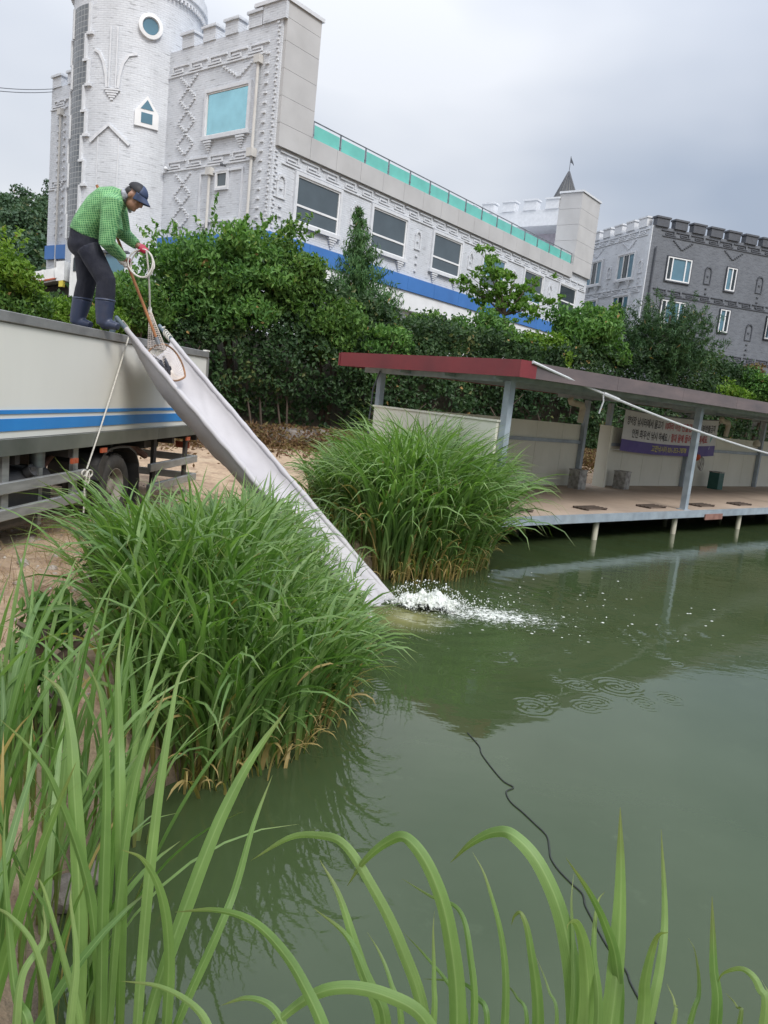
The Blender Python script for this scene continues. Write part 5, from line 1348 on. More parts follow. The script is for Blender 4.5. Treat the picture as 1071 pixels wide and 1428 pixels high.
def netting(rows, name, th=0.005):
    """rows of equal length joined into a knotted mesh of thin twine"""
    me = bpy.data.meshes.new(name); V = np.array(rows).reshape(-1, 3); nr, nc = len(rows), len(rows[0])
    F = [(i * nc + k, i * nc + (k + 1) % nc, (i + 1) * nc + (k + 1) % nc, (i + 1) * nc + k) for i in range(nr - 1) for k in range(nc)]
    me.from_pydata([tuple(v) for v in V], [], F); me.materials.append(NETM)
    o = link(bpy.data.objects.new(name, me), net); o.location = -nroot
    md = o.modifiers.new('w', 'WIREFRAME'); md.thickness = th; md.use_replace = True; md.use_boundary = True
    tag(o, kind='stuff'); return o
cen = np.mean(hs, 0); top = aty(209, 432, 8.60)
rows = [[p + (cen - p) * f + np.array((0.03, 0.02, -0.12)) * math.sin(f * math.pi / 2) for p in hs] for f in np.linspace(0, 0.97, 13)]
netting(rows, 'net_bag')
rows = []
for f in np.linspace(0, 1, 20):
    c = top + (aty(219, 486, 8.62) - top) * f; w = 0.012 + 0.095 * f ** 1.1
    rows.append([c + np.array((w * math.cos(t), 0.6 * w * math.sin(t), 0)) for t in np.linspace(0, 2 * math.pi, 18, endpoint=False)])
netting(rows, 'net_tail')
# white rope from the net to the coil in the far hand
ROPEW = pm('white braided rope', (0.72, 0.70, 0.66), (0.52, 0.50, 0.47), 70, rough=0.8)
rp = []
cC = aty(196.5, 367, 8.28)
for k in range(46):
    a = math.radians(75 - 360 * 2 * k / 40); r = 0.128 + 0.006 * math.sin(k)
    rp.append(cC + np.array((r * math.cos(a), 0.03 * math.sin(a * 0.5) + 0.001 * k, r * 1.12 * math.sin(a))))
cr_ = tag(empty('coiled_rope', cC), 'coil of white rope hanging from the red gloved hand', 'rope')
MB().tube(rp, 0.0085, 7).build('coil', ROPEW, cr_, smooth=True, loc=-cC)
MB().tube([aty(204, 350, 8.28), aty(207, 375, 8.32), aty(208.5, 405, 8.45), aty(209, 434, 8.60)], 0.010, 7).build('hanging_line', ROPEW, cr_, smooth=True, loc=-cC)
MB().tube([aty(209, 428, 8.6), aty(209, 432, 8.6), aty(209, 437, 8.6)], [0.014, 0.024, 0.016], 8).build('knot', ROPEW, cr_, smooth=True, loc=-cC)
# fish in the net
FISH = pm('dark fish skin', (0.035, 0.035, 0.042), (0.07, 0.07, 0.085), 9, rough=0.3)
for k, (px, py, Y, ang, L, lab) in enumerate(((233, 513, 8.74, -1.25, 0.27, 'dark fish standing out in the mouth of the net'), (222, 505, 8.64, -0.7, 0.2, 'smaller dark fish in the folds of the net'))):
    c = aty(px, py, Y); m = MB(); d = np.array((math.cos(ang), 0.15, math.sin(ang))); d /= np.linalg.norm(d)
    fs = tag(empty('fish', c), lab, 'fish', 'fish in the net')
    ts = np.linspace(0, 1, 12)
    m.tube([d * (t - 0.5) * L for t in ts], [0.20 * L * max(0.06, math.sin(math.pi * min(1, t * 0.92 + 0.08)) ** 0.8) for t in ts], 12, flat=0.6)
    m.build('body', FISH, fs, smooth=True)
    up = np.array((-d[2], 0, d[0])); e = d * L * 0.5; e0 = d * L * 0.42
    V = [e0 + up * 0.008 + np.array((0, .003, 0)), e0 - up * 0.008 + np.array((0, .003, 0)), e + d * 0.03 - up * 0.04, e + d * 0.012, e + d * 0.03 + up * 0.04]
    MB().add(V + [v + np.array((0, -0.006, 0)) for v in V], [(0, 1, 2, 3, 4), (9, 8, 7, 6, 5)] + [(i, (i + 1) % 5, 5 + (i + 1) % 5, 5 + i) for i in range(5)]).build('tail_fin', FISH, fs)
    V = [up * 0.17 * L * .55 - d * 0.1 * L, up * 0.17 * L * .55 + d * 0.16 * L, up * 0.30 * L * .6 + d * 0.1 * L, up * 0.3 * L * .6 - d * 0.02 * L]
    MB().add(V + [v + np.array((0, -0.005, 0)) for v in V], [(0, 1, 2, 3), (7, 6, 5, 4)] + [(i, (i + 1) % 4, 4 + (i + 1) % 4, 4 + i) for i in range(4)]).build('dorsal_fin', FISH, fs)
# ------------------------------------------------------------------ leaves, shrubs, trees, reeds
BARK = pm('bark', (0.10, 0.075, 0.055), (0.06, 0.045, 0.035), 9, rough=0.9, bstr=0.4, stretch=(1, 1, 0.3))
L_SHRUB = leaf_mat('shrub leaf', (0.038, 0.085, 0.022), (0.078, 0.160, 0.036), (0.145, 0.25, 0.06))
L_VINE = leaf_mat('vine leaf', (0.040, 0.100, 0.026), (0.090, 0.195, 0.048), (0.17, 0.30, 0.08))
L_DARK = leaf_mat('dark hedge leaf', (0.014, 0.034, 0.013), (0.028, 0.062, 0.022), (0.058, 0.105, 0.036), trans=0.2)
L_YELL = leaf_mat('yellow green leaf', (0.055, 0.115, 0.016), (0.11, 0.20, 0.024), (0.19, 0.30, 0.045))
L_TREE = leaf_mat('young tree leaf', (0.055, 0.125, 0.022), (0.105, 0.205, 0.035), (0.165, 0.29, 0.055), trans=0.4)
L_PINE = leaf_mat('pine needles', (0.018, 0.048, 0.018), (0.032, 0.080, 0.026), (0.065, 0.125, 0.042), trans=0.15)
L_JUN = leaf_mat('juniper spray', (0.028, 0.075, 0.022), (0.052, 0.125, 0.036), (0.095, 0.185, 0.055), trans=0.2)
L_FAR = leaf_mat('hazed far tree leaf', (0.040, 0.075, 0.045), (0.060, 0.110, 0.060), (0.090, 0.145, 0.078), trans=0.15)  # pale bluish distance haze tinted into the leaf colour
L_DRY = leaf_mat('dry weeds', (0.09, 0.045, 0.025), (0.15, 0.085, 0.045), (0.20, 0.16, 0.07), dead=(0.08, 0.12, 0.035))
def norm(v): return v / (np.linalg.norm(v, axis=-1, keepdims=True) + 1e-9)
def leaves(name, C, Nrm, size, mat, parent=None, seed=0, aspect=0.5, droop=0.25, shade=None, kind=None, loc=None, fold=0.18):
    """one folded leaf (two triangles... as one quad) per centre"""
    r = np.random.default_rng(seed); n = len(C)
    Nn = norm(Nrm + 0.75 * r.standard_normal((n, 3)))
    D = norm(np.cross(Nn, r.standard_normal((n, 3))) + np.array((0, 0, -droop)))
    S = norm(np.cross(D, Nn)); Nn = np.cross(S, D)
    L = (size * r.uniform(0.65, 1.35, n))[:, None]; W = L * aspect * 0.5
    V = np.stack([C - D * L * 0.5, C + S * W + Nn * W * fold * 2 - D * L * 0.06, C + D * L * 0.5 - Nn * L * 0.12, C - S * W + Nn * W * fold * 2 - D * L * 0.06], 1).reshape(-1, 3)
    F = np.arange(4 * n).reshape(n, 4)
    rv = np.clip(r.beta(2, 2, n) * 0.92 + (0 if shade is None else shade), 0, 0.935)
    rv = np.where(r.random(n) < 0.004, 0.99, rv)
    A = np.zeros((n, 4, 3)); A[..., 0] = rv[:, None]
    o = np_mesh(name, V, F, mat, parent, smooth=False, attr=A.reshape(-1, 3), loc=loc)
    if kind: o['kind'] = kind
    return o
def blob_leaves(blobs, n, seed, shell=0.55):
    """points through the outer part of many ellipsoids, with their outward direction"""
    r = np.random.default_rng(seed); B = np.array(blobs, float)
    w = (B[:, 3] * B[:, 4] + B[:, 3] * B[:, 5] + B[:, 4] * B[:, 5]); w /= w.sum()
    k = r.choice(len(B), n, p=w); d = norm(r.standard_normal((n, 3)))
    rad = 1 - shell * r.random(n) ** 1.6 + 0.08 * r.standard_normal(n)
    C = B[k, :3] + d * rad[:, None] * B[k, 3:6]
    return C, d, k
def clump_set(c, dim, nb, rb, seed, top=0.0):
    """small clumps spread over a larger ellipsoid so that its outline is uneven"""
    r = np.random.default_rng(seed); out = []
    for i in range(nb):
        d = norm(r.standard_normal(3)); d[2] = abs(d[2]) * (1 if r.random() < 0.62 else -0.95)
        f = r.uniform(0.45, 1.0); p = np.array(c) + d * np.array(dim) * f; q = rb * r.uniform(0.6, 1.25)
        out.append((*p, q * r.uniform(0.9, 1.3), q * r.uniform(0.9, 1.3), q * r.uniform(0.7, 1.0)))
    return out
def shoots(c, dim, n, L, seed):
    """loose upright sprays standing out of the top"""
    r = np.random.default_rng(seed); P_, N_ = [], []
    for i in range(n):
        a = r.uniform(0, 2 * math.pi); b = np.array(c) + np.array((dim[0] * math.cos(a) * r.random(), dim[1] * math.sin(a) * r.random(), dim[2] * r.uniform(0.75, 1.05)))
        d = norm(np.array((r.normal(0, 0.45), r.normal(0, 0.45), 1.0))); ln = L * r.uniform(0.5, 1.2)
        for t in np.linspace(0, 1, int(16 * ln / 0.6) + 4):
            s = norm(r.standard_normal(3)) * 0.06 * (1.2 - t)
            P_.append(b + d * ln * t + np.array((0, 0, -0.15 * ln * t * t)) + s); N_.append(s * 8 + np.array((0, 0, 0.6)))
    return np.array(P_), np.array(N_)
def shrub(name, base, c, dim, nb, rb, n, size, mat, seed, label, cat='shrub', group=None, sh_n=0, sh_l=0.5, aspect=0.5, stems=5, droop=0.25):
    root = tag(empty(name, base), label, cat, group); base = np.array(base, float)
    bl = clump_set(c, dim, nb, rb, seed); bl.append((*c, dim[0] * 0.8, dim[1] * 0.8, dim[2] * 0.8))
    C, D, k = blob_leaves(bl, n, seed)
    shade = (np.random.default_rng(seed + 1).random(len(bl)) - 0.5)[k] * 0.35
    if sh_n:
        P2, N2 = shoots(c, dim, sh_n, sh_l, seed + 3); C = np.vstack([C, P2]); D = np.vstack([D, N2]); shade = np.concatenate([shade, np.full(len(P2), 0.15)])
    leaves('foliage', C - base, D, size, mat, root, seed, aspect, droop, shade, 'stuff')
    r = random.Random(seed)
    for i in range(stems):
        e = np.array(c) + np.array((r.uniform(-.6, .6) * dim[0], r.uniform(-.6, .6) * dim[1], r.uniform(0, .5) * dim[2])) - base
        MB().tube([np.array((r.uniform(-.15, .15), r.uniform(-.1, .1), -0.1)), e * 0.5 + np.array((r.uniform(-.15, .15), 0, 0.05)), e], [0.05, 0.035, 0.012], 6).build('stem', BARK, root, smooth=True)
    return root
def pt(px, py, Y): return aty(px, py, Y)
def grd(px, Y, dz=0.0): p = aty(px, 560, Y); return (p[0], p[1], gz(p[0], p[1]) + dz)

# long dark hedge on the bank
hz_x = [-16, -8.5, -6, -4.3, -3, -1.5, 0, 2, 4, 6, 8, 11, 14, 20, 30]; hz_t = [3.0, 3.1, 3.8, 4.5, 4.8, 4.5, 4.0, 3.8, 3.9, 4.0, 4.3, 4.6, 4.0, 4.3, 4.6]
r = np.random.default_rng(77)
n = 105000
hx = r.uniform(-15, 24, n); near = (hx > -6) & (hx < 10)
top = np.interp(hx, hz_x, hz_t) + 0.35 * vnoise(hx, hx * 0, 5, 3, 0.8)
bot = 1.05 + 0.25 * vnoise(hx, hx * 0, 15, 3, 0.9)
f = r.random(n) ** 0.85
hzv = bot + (top - bot) * f
bulge = 0.55 * vnoise(hx, hzv, 25, 3, 0.75) + 0.25 * vnoise(hx, hzv, 26, 2, 2.6)
hyv = hedge_y(hx) - 0.35 - 0.5 * np.sin(np.clip(f, 0, 1) * math.pi) - bulge + 0.75 * f + r.random(n) ** 2 * 0.5
topm = r.random(n) < 0.16
hzv = np.where(topm, top + 0.12 * r.standard_normal(n), hzv); hyv = np.where(topm, hyv + r.uniform(0, 2.0, n), hyv)
hroot = np.array((0, float(hedge_y(0)), 0.6))
gap = (vnoise(hx, hzv, 45, 3, 1.5) < -0.22) & ~topm & (hzv < 2.9) & (r.random(n) < 0.85); sel = ~gap
hedge = tag(empty('ivy_hedge', hroot), 'long dark leafy hedge covering the bank behind the lot and shelter', 'hedge')
D = np.stack([0.35 * r.standard_normal(n) + 0.5, -1.1 + 0.3 * r.standard_normal(n), 0.45 + 0.3 * r.standard_normal(n)], -1)
leaves('foliage', (np.stack([hx, hyv, hzv], -1) - hroot)[sel], D[sel], 0.125, L_DARK, hedge, 6, 0.62, 0.3, (0.42 * vnoise(hx, hzv, 35, 3, 1.1) + 0.1 * (f - 0.5))[sel], 'stuff')
rr = random.Random(8)
for i in range(26):
    x = rr.uniform(-7, 12); y = float(hedge_y(x)) - 0.15; z = gz(x, y)
    p = np.array((x, y, z - 0.05)) - hroot; h = rr.uniform(1.2, 2.6)
    MB().tube([p, p + np.array((rr.uniform(-.3, .3), -0.1, h * 0.5)), p + np.array((rr.uniform(-.6, .6), -0.15, h))], [0.035, 0.025, 0.01], 5).build('stem', BARK, hedge)
# shrubs standing out of the hedge, left to right
SG = 'shrubs along the hedge'
shrub('vine_shrub', grd(235, 18.6), pt(235, 410, 18.3), (1.25, 0.9, 1.15), 30, 0.42, 11000, 0.13, L_VINE, 11, 'bright leafy vine shrub rising behind the end of the fish truck', sh_n=16, sh_l=0.6, group=SG, droop=0.6)
shrub('vine_shrub', grd(330, 19.0), pt(318, 395, 18.4), (1.35, 0.9, 1.2), 32, 0.42, 13000, 0.14, L_VINE, 12, 'broad drooping leafy shrub in the middle of the hedge, below the white corner', sh_n=14, sh_l=0.6, group=SG, droop=0.7)
shrub('vine_shrub', grd(395, 19.4), pt(395, 400, 18.9), (0.95, 0.8, 1.15), 22, 0.36, 8000, 0.13, L_SHRUB, 13, 'tall shrub with upright shoots against the blue band', sh_n=22, sh_l=0.75, group=SG, droop=0.4)
shrub('leafy_shrub', grd(455, 19.7), pt(458, 462, 19.2), (1.0, 0.8, 0.75), 20, 0.36, 6500, 0.12, L_SHRUB, 14, 'rounded shrub under the pointed juniper', sh_n=8, sh_l=0.4, group=SG, droop=0.5)
shrub('leafy_shrub', grd(520, 20.4), pt(520, 490, 19.6), (0.9, 0.7, 0.7), 18, 0.34, 6000, 0.125, L_VINE, 15, 'bright drooping shrub just left of the red roof corner', sh_n=6, sh_l=0.4, group=SG, droop=0.7)
shrub('leafy_shrub', grd(600, 22.3), pt(592, 475, 22.0), (1.2, 0.8, 0.6), 22, 0.36, 6500, 0.12, L_SHRUB, 16, 'low shrub above the left half of the red roof', sh_n=10, sh_l=0.35, group=SG)
shrub('leafy_shrub', grd(680, 23.0), pt(680, 472, 22.6), (1.35, 0.8, 0.55), 24, 0.36, 7000, 0.125, L_VINE, 17, 'fresh green shrub at the foot of the slender young tree', sh_n=10, sh_l=0.35, group=SG, droop=0.5)
shrub('leafy_shrub', grd(745, 23.8), pt(745, 492, 23.2), (0.9, 0.7, 0.5), 16, 0.34, 5000, 0.125, L_YELL, 18, 'low yellow green shrub between the young tree and the big round one', group=SG)
shrub('round_shrub', grd(815, 24.8), pt(815, 475, 24.4), (1.35, 1.0, 0.95), 30, 0.42, 10000, 0.15, L_VINE, 19, 'big round bright shrub beside the pine', sh_n=14, sh_l=0.4, group=SG, droop=0.5)
shrub('leafy_shrub', grd(1050, 29.5), pt(1062, 545, 28.0), (1.0, 0.8, 0.55), 16, 0.36, 4500, 0.13, L_VINE, 20, 'shrub at the right edge in front of the dark building', group=SG, droop=0.4)
shrub('leafy_shrub', grd(1010, 28.2), pt(1008, 547, 27.2), (1.0, 0.8, 0.35), 14, 0.32, 4000, 0.13, L_YELL, 21, 'yellow green creeper spilling over the grey roof edge', group=SG, droop=0.6)
shrub('leafy_shrub', grd(985, 30.0), pt(1046, 520, 30.0), (0.55, 0.5, 0.35), 10, 0.25, 1500, 0.11, L_DRY, 22, 'small reddish brown shrub below the dark building windows', group=SG)
shrub('yellow_shrub', grd(18, 14.6), pt(2, 392, 14.2), (0.5, 0.6, 0.72), 16, 0.26, 4500, 0.10, L_YELL, 23, 'yellow green shrub at the left edge behind the truck', sh_n=10, sh_l=0.4, group=SG)
shrub('leafy_shrub', grd(30, 15.4), pt(14, 436, 14.4), (0.75, 0.7, 0.36), 16, 0.3, 5500, 0.10, L_SHRUB, 24, 'mid green shrub low at the left edge, touching the truck roofline', group=SG)
shrub('low_hedge_shrub', grd(95, 16.4), pt(92, 446, 15.9), (1.3, 0.7, 0.36), 22, 0.3, 7500, 0.095, L_YELL, 25, 'low bright hedge shrub seen between the truck top and the dump truck', group=SG)
shrub('low_hedge_shrub', grd(165, 17.2), pt(172, 432, 16.6), (1.0, 0.7, 0.5), 16, 0.3, 5500, 0.10, L_SHRUB, 26, 'low green hedge shrub right behind the bending man', group=SG)
# juniper
jb = grd(500, 20.8); jr = tag(empty('juniper_tree', jb), 'narrow pointed juniper rising in front of the white building', 'tree')
j_top, j_bot = pt(499, 286, 20.6), pt(503, 470, 20.6)
MB().tube([(0, 0, -0.1), (j_bot - jb) * 0.6, j_top - jb], [0.09, 0.06, 0.012], 7).build('trunk', BARK, jr, smooth=True)
r = np.random.default_rng(9); Pn, Nn_ = [], []
H = j_top[2] - j_bot[2]
for i in range(430):
    f = r.random() ** 0.65; z = j_top[2] - H * f; w = (0.04 + 0.95 * f ** 1.05) * (0.75 + 0.5 * r.random()); a = r.uniform(0, 2 * math.pi)
    ax = np.array((j_top[0] + (j_bot[0] - j_top[0]) * f, j_top[1], z))
    d = np.array((math.cos(a), math.sin(a), 0.75)); L = w * 1.05
    for t in np.linspace(0.05, 1, 8 + int(26 * w)):
        s = r.standard_normal(3) * 0.055 * (1.25 - t); Pn.append(ax + d * L * t + s); Nn_.append(d + s * 5)
leaves('crown', np.array(Pn) - np.array(jb), np.array(Nn_), 0.17, L_JUN, jr, 31, 0.16, -1.4, None, 'stuff')
# slender young tree
tb = grd(712, 23.6); tr0 = tag(empty('young_tree', tb), 'slender young tree with airy crown before the blue band', 'tree'); tb = np.array(tb)
ends = [(672, 352), (655, 385), (690, 370), (700, 395), (735, 400), (752, 392), (745, 420), (720, 385), (665, 410), (760, 425), (730, 440), (690, 420), (680, 345), (708, 408), (648, 395), (718, 425)]
t0 = pt(705, 470, 23.4); fork = pt(703, 440, 23.4)
MB().tube([np.array((0, 0, -0.1)), t0 - tb, fork - tb], [0.07, 0.05, 0.04], 8).build('trunk', BARK, tr0, smooth=True)
bl = []; rr = random.Random(3)
for i, (px, py) in enumerate(ends):
    e = pt(px, py, 23.4 + rr.uniform(-0.7, 0.7)); mid = fork + (e - fork) * 0.55 + np.array((rr.uniform(-.1, .1), 0, rr.uniform(0, .15)))
    MB().tube([fork - tb, mid - tb, e - tb], [0.028, 0.016, 0.006], 5).build('limb', BARK, tr0, smooth=True)
    for k in range(9):
        q = mid + (e - mid) * rr.uniform(-0.1, 1.35) + np.array((rr.uniform(-.34, .34), rr.uniform(-.4, .4), rr.uniform(-.22, .24))); b_ = rr.uniform(0.08, 0.17); bl.append((*q, b_ * 1.25, b_ * 1.2, b_ * 0.7))
C, D, k = blob_leaves(bl, 3300, 41, 0.95); leaves('crown', C - tb, D + np.array((0, -0.3, 0.4)), 0.13, L_TREE, tr0, 42, 0.55, 0.5, (np.random.default_rng(1).random(len(bl)) - .5)[k] * 0.4, 'stuff')
# pine
pb = np.array(grd(930, 26.2)); pr = tag(empty('pine_tree', pb), 'dark bushy pine in front of the dark grey building', 'tree')
pc = pt(925, 492, 25.6)
MB().tube([(0, 0, -0.1), pc - pb, pt(935, 440, 25.6) - pb], [0.14, 0.1, 0.03], 8).build('trunk', BARK, pr, smooth=True)
r = np.random.default_rng(19); Pn, Nn_, Sh = [], [], []
for i in range(620):
    d = norm(r.standard_normal(3)); d[2] = d[2] * 0.9 + 0.2; f = r.uniform(0.35, 1.0)
    wz = 1.45; c = pc + d * f * np.array((1.62, 1.1, wz)) * (1 + 0.15 * r.standard_normal())
    sd = norm(np.array((d[0], d[1], 0.9 + 0.3 * r.random()))); s_ = r.random() * 0.4 - 0.2
    for t in range(34):
        n_ = norm(sd * 0.9 + 0.85 * r.standard_normal(3)); Pn.append(c + n_ * r.uniform(0.03, 0.16) + sd * r.uniform(0, 0.26)); Nn_.append(n_); Sh.append(s_)
leaves('crown', np.array(Pn) - pb, np.array(Nn_), 0.17, L_PINE, pr, 43, 0.14, -0.6, np.array(Sh), 'stuff')
for i in range(9):
    d = norm(r.standard_normal(3)); d[2] = abs(d[2]) * 0.4; MB().tube([pc - pb + np.array((0, 0, -0.3 + 0.15 * i)), pc - pb + d * np.array((1.2, .8, 1.0)) + np.array((0, 0, -0.1))], [0.035, 0.01], 5).build('limb', BARK, pr)
# far wooded hill on the left
for i, (px, py, Y, w, h, lab) in enumerate(((8, 335, 86, 4.2, 5.0, 'round crowned far tree at the left picture edge'), (26, 322, 92, 3.8, 5.4, 'tall far tree left of the white wing, second from the edge'), (48, 330, 84, 3.6, 4.6, 'far tree with a flat top just left of the white wing'), (62, 318, 96, 4.0, 6.0, 'highest far tree, half hidden by the white wing'), (-20, 345, 88, 4.5, 5, 'far tree mostly outside the left picture edge'), (30, 375, 60, 3.0, 2.6, 'nearer low tree below the far wood'), (55, 388, 56, 2.6, 2.4, 'nearer low tree at the foot of the white wing'), (5, 372, 64, 3, 2.8, 'nearer low tree at the left picture edge'))):
    c = pt(px, py, Y); z0 = gz(c[0], c[1]); b_ = np.array((c[0], c[1], z0))
    t_ = tag(empty('far_tree', b_), lab, 'tree', 'trees on the far hill')
    MB().tube([(0, 0, -0.3), (0.2, 0, max(0.5, c[2] - z0)), (0.3, 0, max(1.0, c[2] - z0 + h * 0.5))], [0.3, 0.22, 0.06], 7).build('trunk', BARK, t_)
    bl = clump_set(c, (w, w * 0.7, h), 34, 1.15, 60 + i); C, D, k = blob_leaves(bl, 5200, 61 + i)
    leaves('crown', C - b_, D, 0.42, L_FAR, t_, 62 + i, 0.7, 0.2, (np.random.default_rng(i).random(len(bl)) - .5)[k] * 0.5, 'stuff')

# rocks and dry weeds at the foot of the hedge
ROCK = pm('grey brown rock', (0.20, 0.175, 0.155), (0.11, 0.095, 0.085), 3, rough=0.9, bstr=0.5, bscale=9, dirt=0.3)
def rock(name, c, sc, seed, label, group=None):
    bm = bmesh.new(); bmesh.ops.create_icosphere(bm, subdivisions=3, radius=1)
    V = np.array([v.co for v in bm.verts]); k = 1 + 0.35 * vnoise(V[:, 0] * 1.3 + 7, V[:, 1] * 1.3 + V[:, 2], seed, 3, 1) + 0.12 * vnoise(V[:, 0] * 3 + V[:, 2] * 2, V[:, 1] * 3 + 3, seed + 1, 3, 1)
    for v, f_ in zip(bm.verts, k): v.co = Vector((v.co.x * sc[0], v.co.y * sc[1], max(-0.4, v.co.z) * sc[2])) * float(f_)
    me = bpy.data.meshes.new(name); bm.to_mesh(me); bm.free(); me.materials.append(ROCK)
    o = bpy.data.objects.new(name, me); o.location = c; link(o)
    return tag(o, label, 'rock', group)
for i, (px, py, Y, sc, lab) in enumerate(((408, 590, 18.2, (0.75, 0.5, 0.36), 'largest grey boulder at the foot of the hedge'), (385, 597, 18.0, (0.45, 0.4, 0.26), 'boulder on the left of the largest one under the hedge'), (450, 600, 18.6, (0.55, 0.4, 0.35), 'boulder right of the largest one under the hedge'), (508, 600, 19.0, (0.55, 0.4, 0.42), 'pale boulder near the shelter wall under the hedge'), (468, 618, 17.9, (0.25, 0.2, 0.14), 'small low stone at the edge of the dirt lot'))):
    p = aty(px, py, Y); rock('boulder', (p[0], p[1], gz(p[0], p[1]) + 0.08), sc, 5 + i, lab, 'boulders under the hedge')
r = np.random.default_rng(55); n = 24000
x = r.uniform(-7, 8, n); y = hedge_y(x) - 0.5 - r.gamma(2.0, 0.42, n); z = ground_z(x, y, False) + r.random(n) ** 1.5 * 0.5 * np.clip((y - hedge_y(x) + 2.6) / 1.6, 0.1, 1)
keep = vnoise(x, y, 71, 2, 0.9) > -0.45
tag(leaves('dry_weeds', np.stack([x, y, z], -1)[keep], np.tile((0, -0.5, 0.7), (keep.sum(), 1)), 0.11, L_DRY, None, 56, 0.42, 0.2, 0.35 * vnoise(x[keep], y[keep], 72, 3, 1.2)), 'tangle of reddish dry weeds at the foot of the hedge', 'weeds', kind='stuff')

# ---- blades
R_LEAF = leaf_mat('reed leaf', (0.062, 0.135, 0.032), (0.125, 0.225, 0.06), (0.22, 0.33, 0.12), dead=(0.42, 0.31, 0.13), trans=0.35, reed=True)
STRAW = leaf_mat('straw', (0.17, 0.11, 0.06), (0.29, 0.20, 0.11), (0.40, 0.30, 0.17), dead=(0.12, 0.16, 0.04), trans=0.15)
def blade_mesh(base, L, az, th0, kap, W, rnd, segs=9, twist=0.0):
    """arching leaves: base (n,3), length, azimuth, first lean, bend, width"""
    n = len(L); t = np.linspace(0, 1, segs + 1)
    th = th0[:, None] + kap[:, None] * t[None] ** 2.2
    ds = (L / segs)[:, None]
    hx_ = np.concatenate([np.zeros((n, 1)), np.cumsum(np.sin(th[:, :-1]) * ds, 1)], 1); hz_ = np.concatenate([np.zeros((n, 1)), np.cumsum(np.cos(th[:, :-1]) * ds, 1)], 1)
    ca, sa = np.cos(az)[:, None], np.sin(az)[:, None]
    P_ = np.stack([base[:, 0, None] + hx_ * ca, base[:, 1, None] + hx_ * sa, base[:, 2, None] + hz_], -1)
    w = W[:, None] * np.interp(t, [0, 0.1, 0.35, 0.7, 0.9, 1], [0.22, 0.5, 1.0, 0.78, 0.38, 0.02])[None]
    tw = np.asarray(twist)[:, None] * t[None] if np.ndim(twist) else np.zeros((n, segs + 1))
    S0 = np.stack([-sa * np.ones_like(t), ca * np.ones_like(t), np.zeros((n, segs + 1))], -1)
    Nn = np.stack([-np.cos(th) * ca, -np.cos(th) * sa, np.sin(th)], -1)
    S = S0 * np.cos(tw)[..., None] + Nn * np.sin(tw)[..., None]; N2 = -S0 * np.sin(tw)[..., None] + Nn * np.cos(tw)[..., None]
    V = np.stack([P_ - S * w[..., None] / 2 + N2 * w[..., None] * 0.14, P_, P_ + S * w[..., None] / 2 + N2 * w[..., None] * 0.14], 2)
    A = np.zeros(V.shape); A[..., 0] = rnd[:, None, None]; A[..., 1] = t[None, :, None]; A[..., 2] = np.array((-1, 0, 1.0))
    i = (np.arange(n) * (segs + 1) * 3)[:, None, None] + (np.arange(segs) * 3)[None, :, None] + np.arange(2)[None, None, :]
    F = np.stack([i, i + 1, i + 4, i + 3], -1).reshape(-1, 4)
    return V.reshape(-1, 3), F, A.reshape(-1, 3)
def in_poly(n, poly, rg):
    poly = np.array(poly, float); lo, hi = poly.min(0), poly.max(0); out = []
    while len(out) < n:
        p = rg.uniform(lo, hi, (4 * n, 2)); ins = np.zeros(len(p), bool)
        for i in range(len(poly)):
            a, b = poly[i], poly[(i + 1) % len(poly)]
            ins ^= ((a[1] > p[:, 1]) != (b[1] > p[:, 1])) & (p[:, 0] < (b[0] - a[0]) * (p[:, 1] - a[1]) / (b[1] - a[1] + 1e-12) + a[0])
        out += list(p[ins])
    return np.array(out[:n])
def reed_bed(name, poly, n, hfun, W, seed, label, outward=None, dead=0.05, kapr=(0.5, 2.3), per=4, segs=9):
    rg = np.random.default_rng(seed)
    m = n // per; P0 = in_poly(m, poly, rg); P_ = np.repeat(P0, per, 0) + rg.normal(0, 0.035, (m * per, 2)); n = len(P_)
    z = np.maximum(ground_z(P_[:, 0], P_[:, 1]), -0.22) - 0.04
    az = rg.uniform(0, 2 * math.pi, n)
    if outward is not None:
        oa = np.arctan2(P_[:, 1] - outward[1], P_[:, 0] - outward[0]); k = rg.random(n) < 0.55; az = np.where(k, oa + rg.normal(0, 0.7, n), az)
    L = hfun(P_[:, 0], P_[:, 1]) * rg.uniform(0.6, 1.2, n)
    short = rg.random(n) < 0.18; L = np.where(short, L * 0.55, L)
    rv = np.clip(rg.beta(2, 2, n) * 0.9 + 0.2 * np.repeat(rg.random(m) - 0.5, per), 0.02, 0.92); dd = rg.random(n) < dead; rv = np.where(dd, 0.99, rv); L = np.where(dd, L * 0.7, L)
    V, F, A = blade_mesh(np.column_stack([P_, z]), L, az, np.abs(rg.normal(0, 0.16, n)), rg.uniform(*kapr, n), W * rg.uniform(0.6, 1.3, n), rv, segs, rg.normal(0, 0.6, n))
    o = np_mesh(name, V, F, R_LEAF, None, True, A)
    return tag(o, label, 'reeds', kind='stuff')
reed_bed('reed_bed', [(-0.22, 6.9), (-0.16, 6.2), (-0.13, 4.6), (-0.36, 3.85), (-0.75, 3.4), (-1.25, 3.6), (-1.6, 4.4), (-1.9, 5.4), (-2.25, 6.6), (-1.7, 7.2), (-0.9, 7.3)], 5200,
         lambda x, y: 1.12 - 0.11 * np.clip(y - 4.6, 0, 3) - 0.42 * smooth01((x + 1.15) / 0.8) * smooth01((y - 3.8) / 1.5) - 0.30 * smooth01((-x - 1.0) / 0.8) * smooth01((y - 4.6) / 1.2), 0.030, 101, 'dense green reed bed on the bank in front of the truck and chute', (-1.0, 5.0), 0.075, (0.7, 2.7))
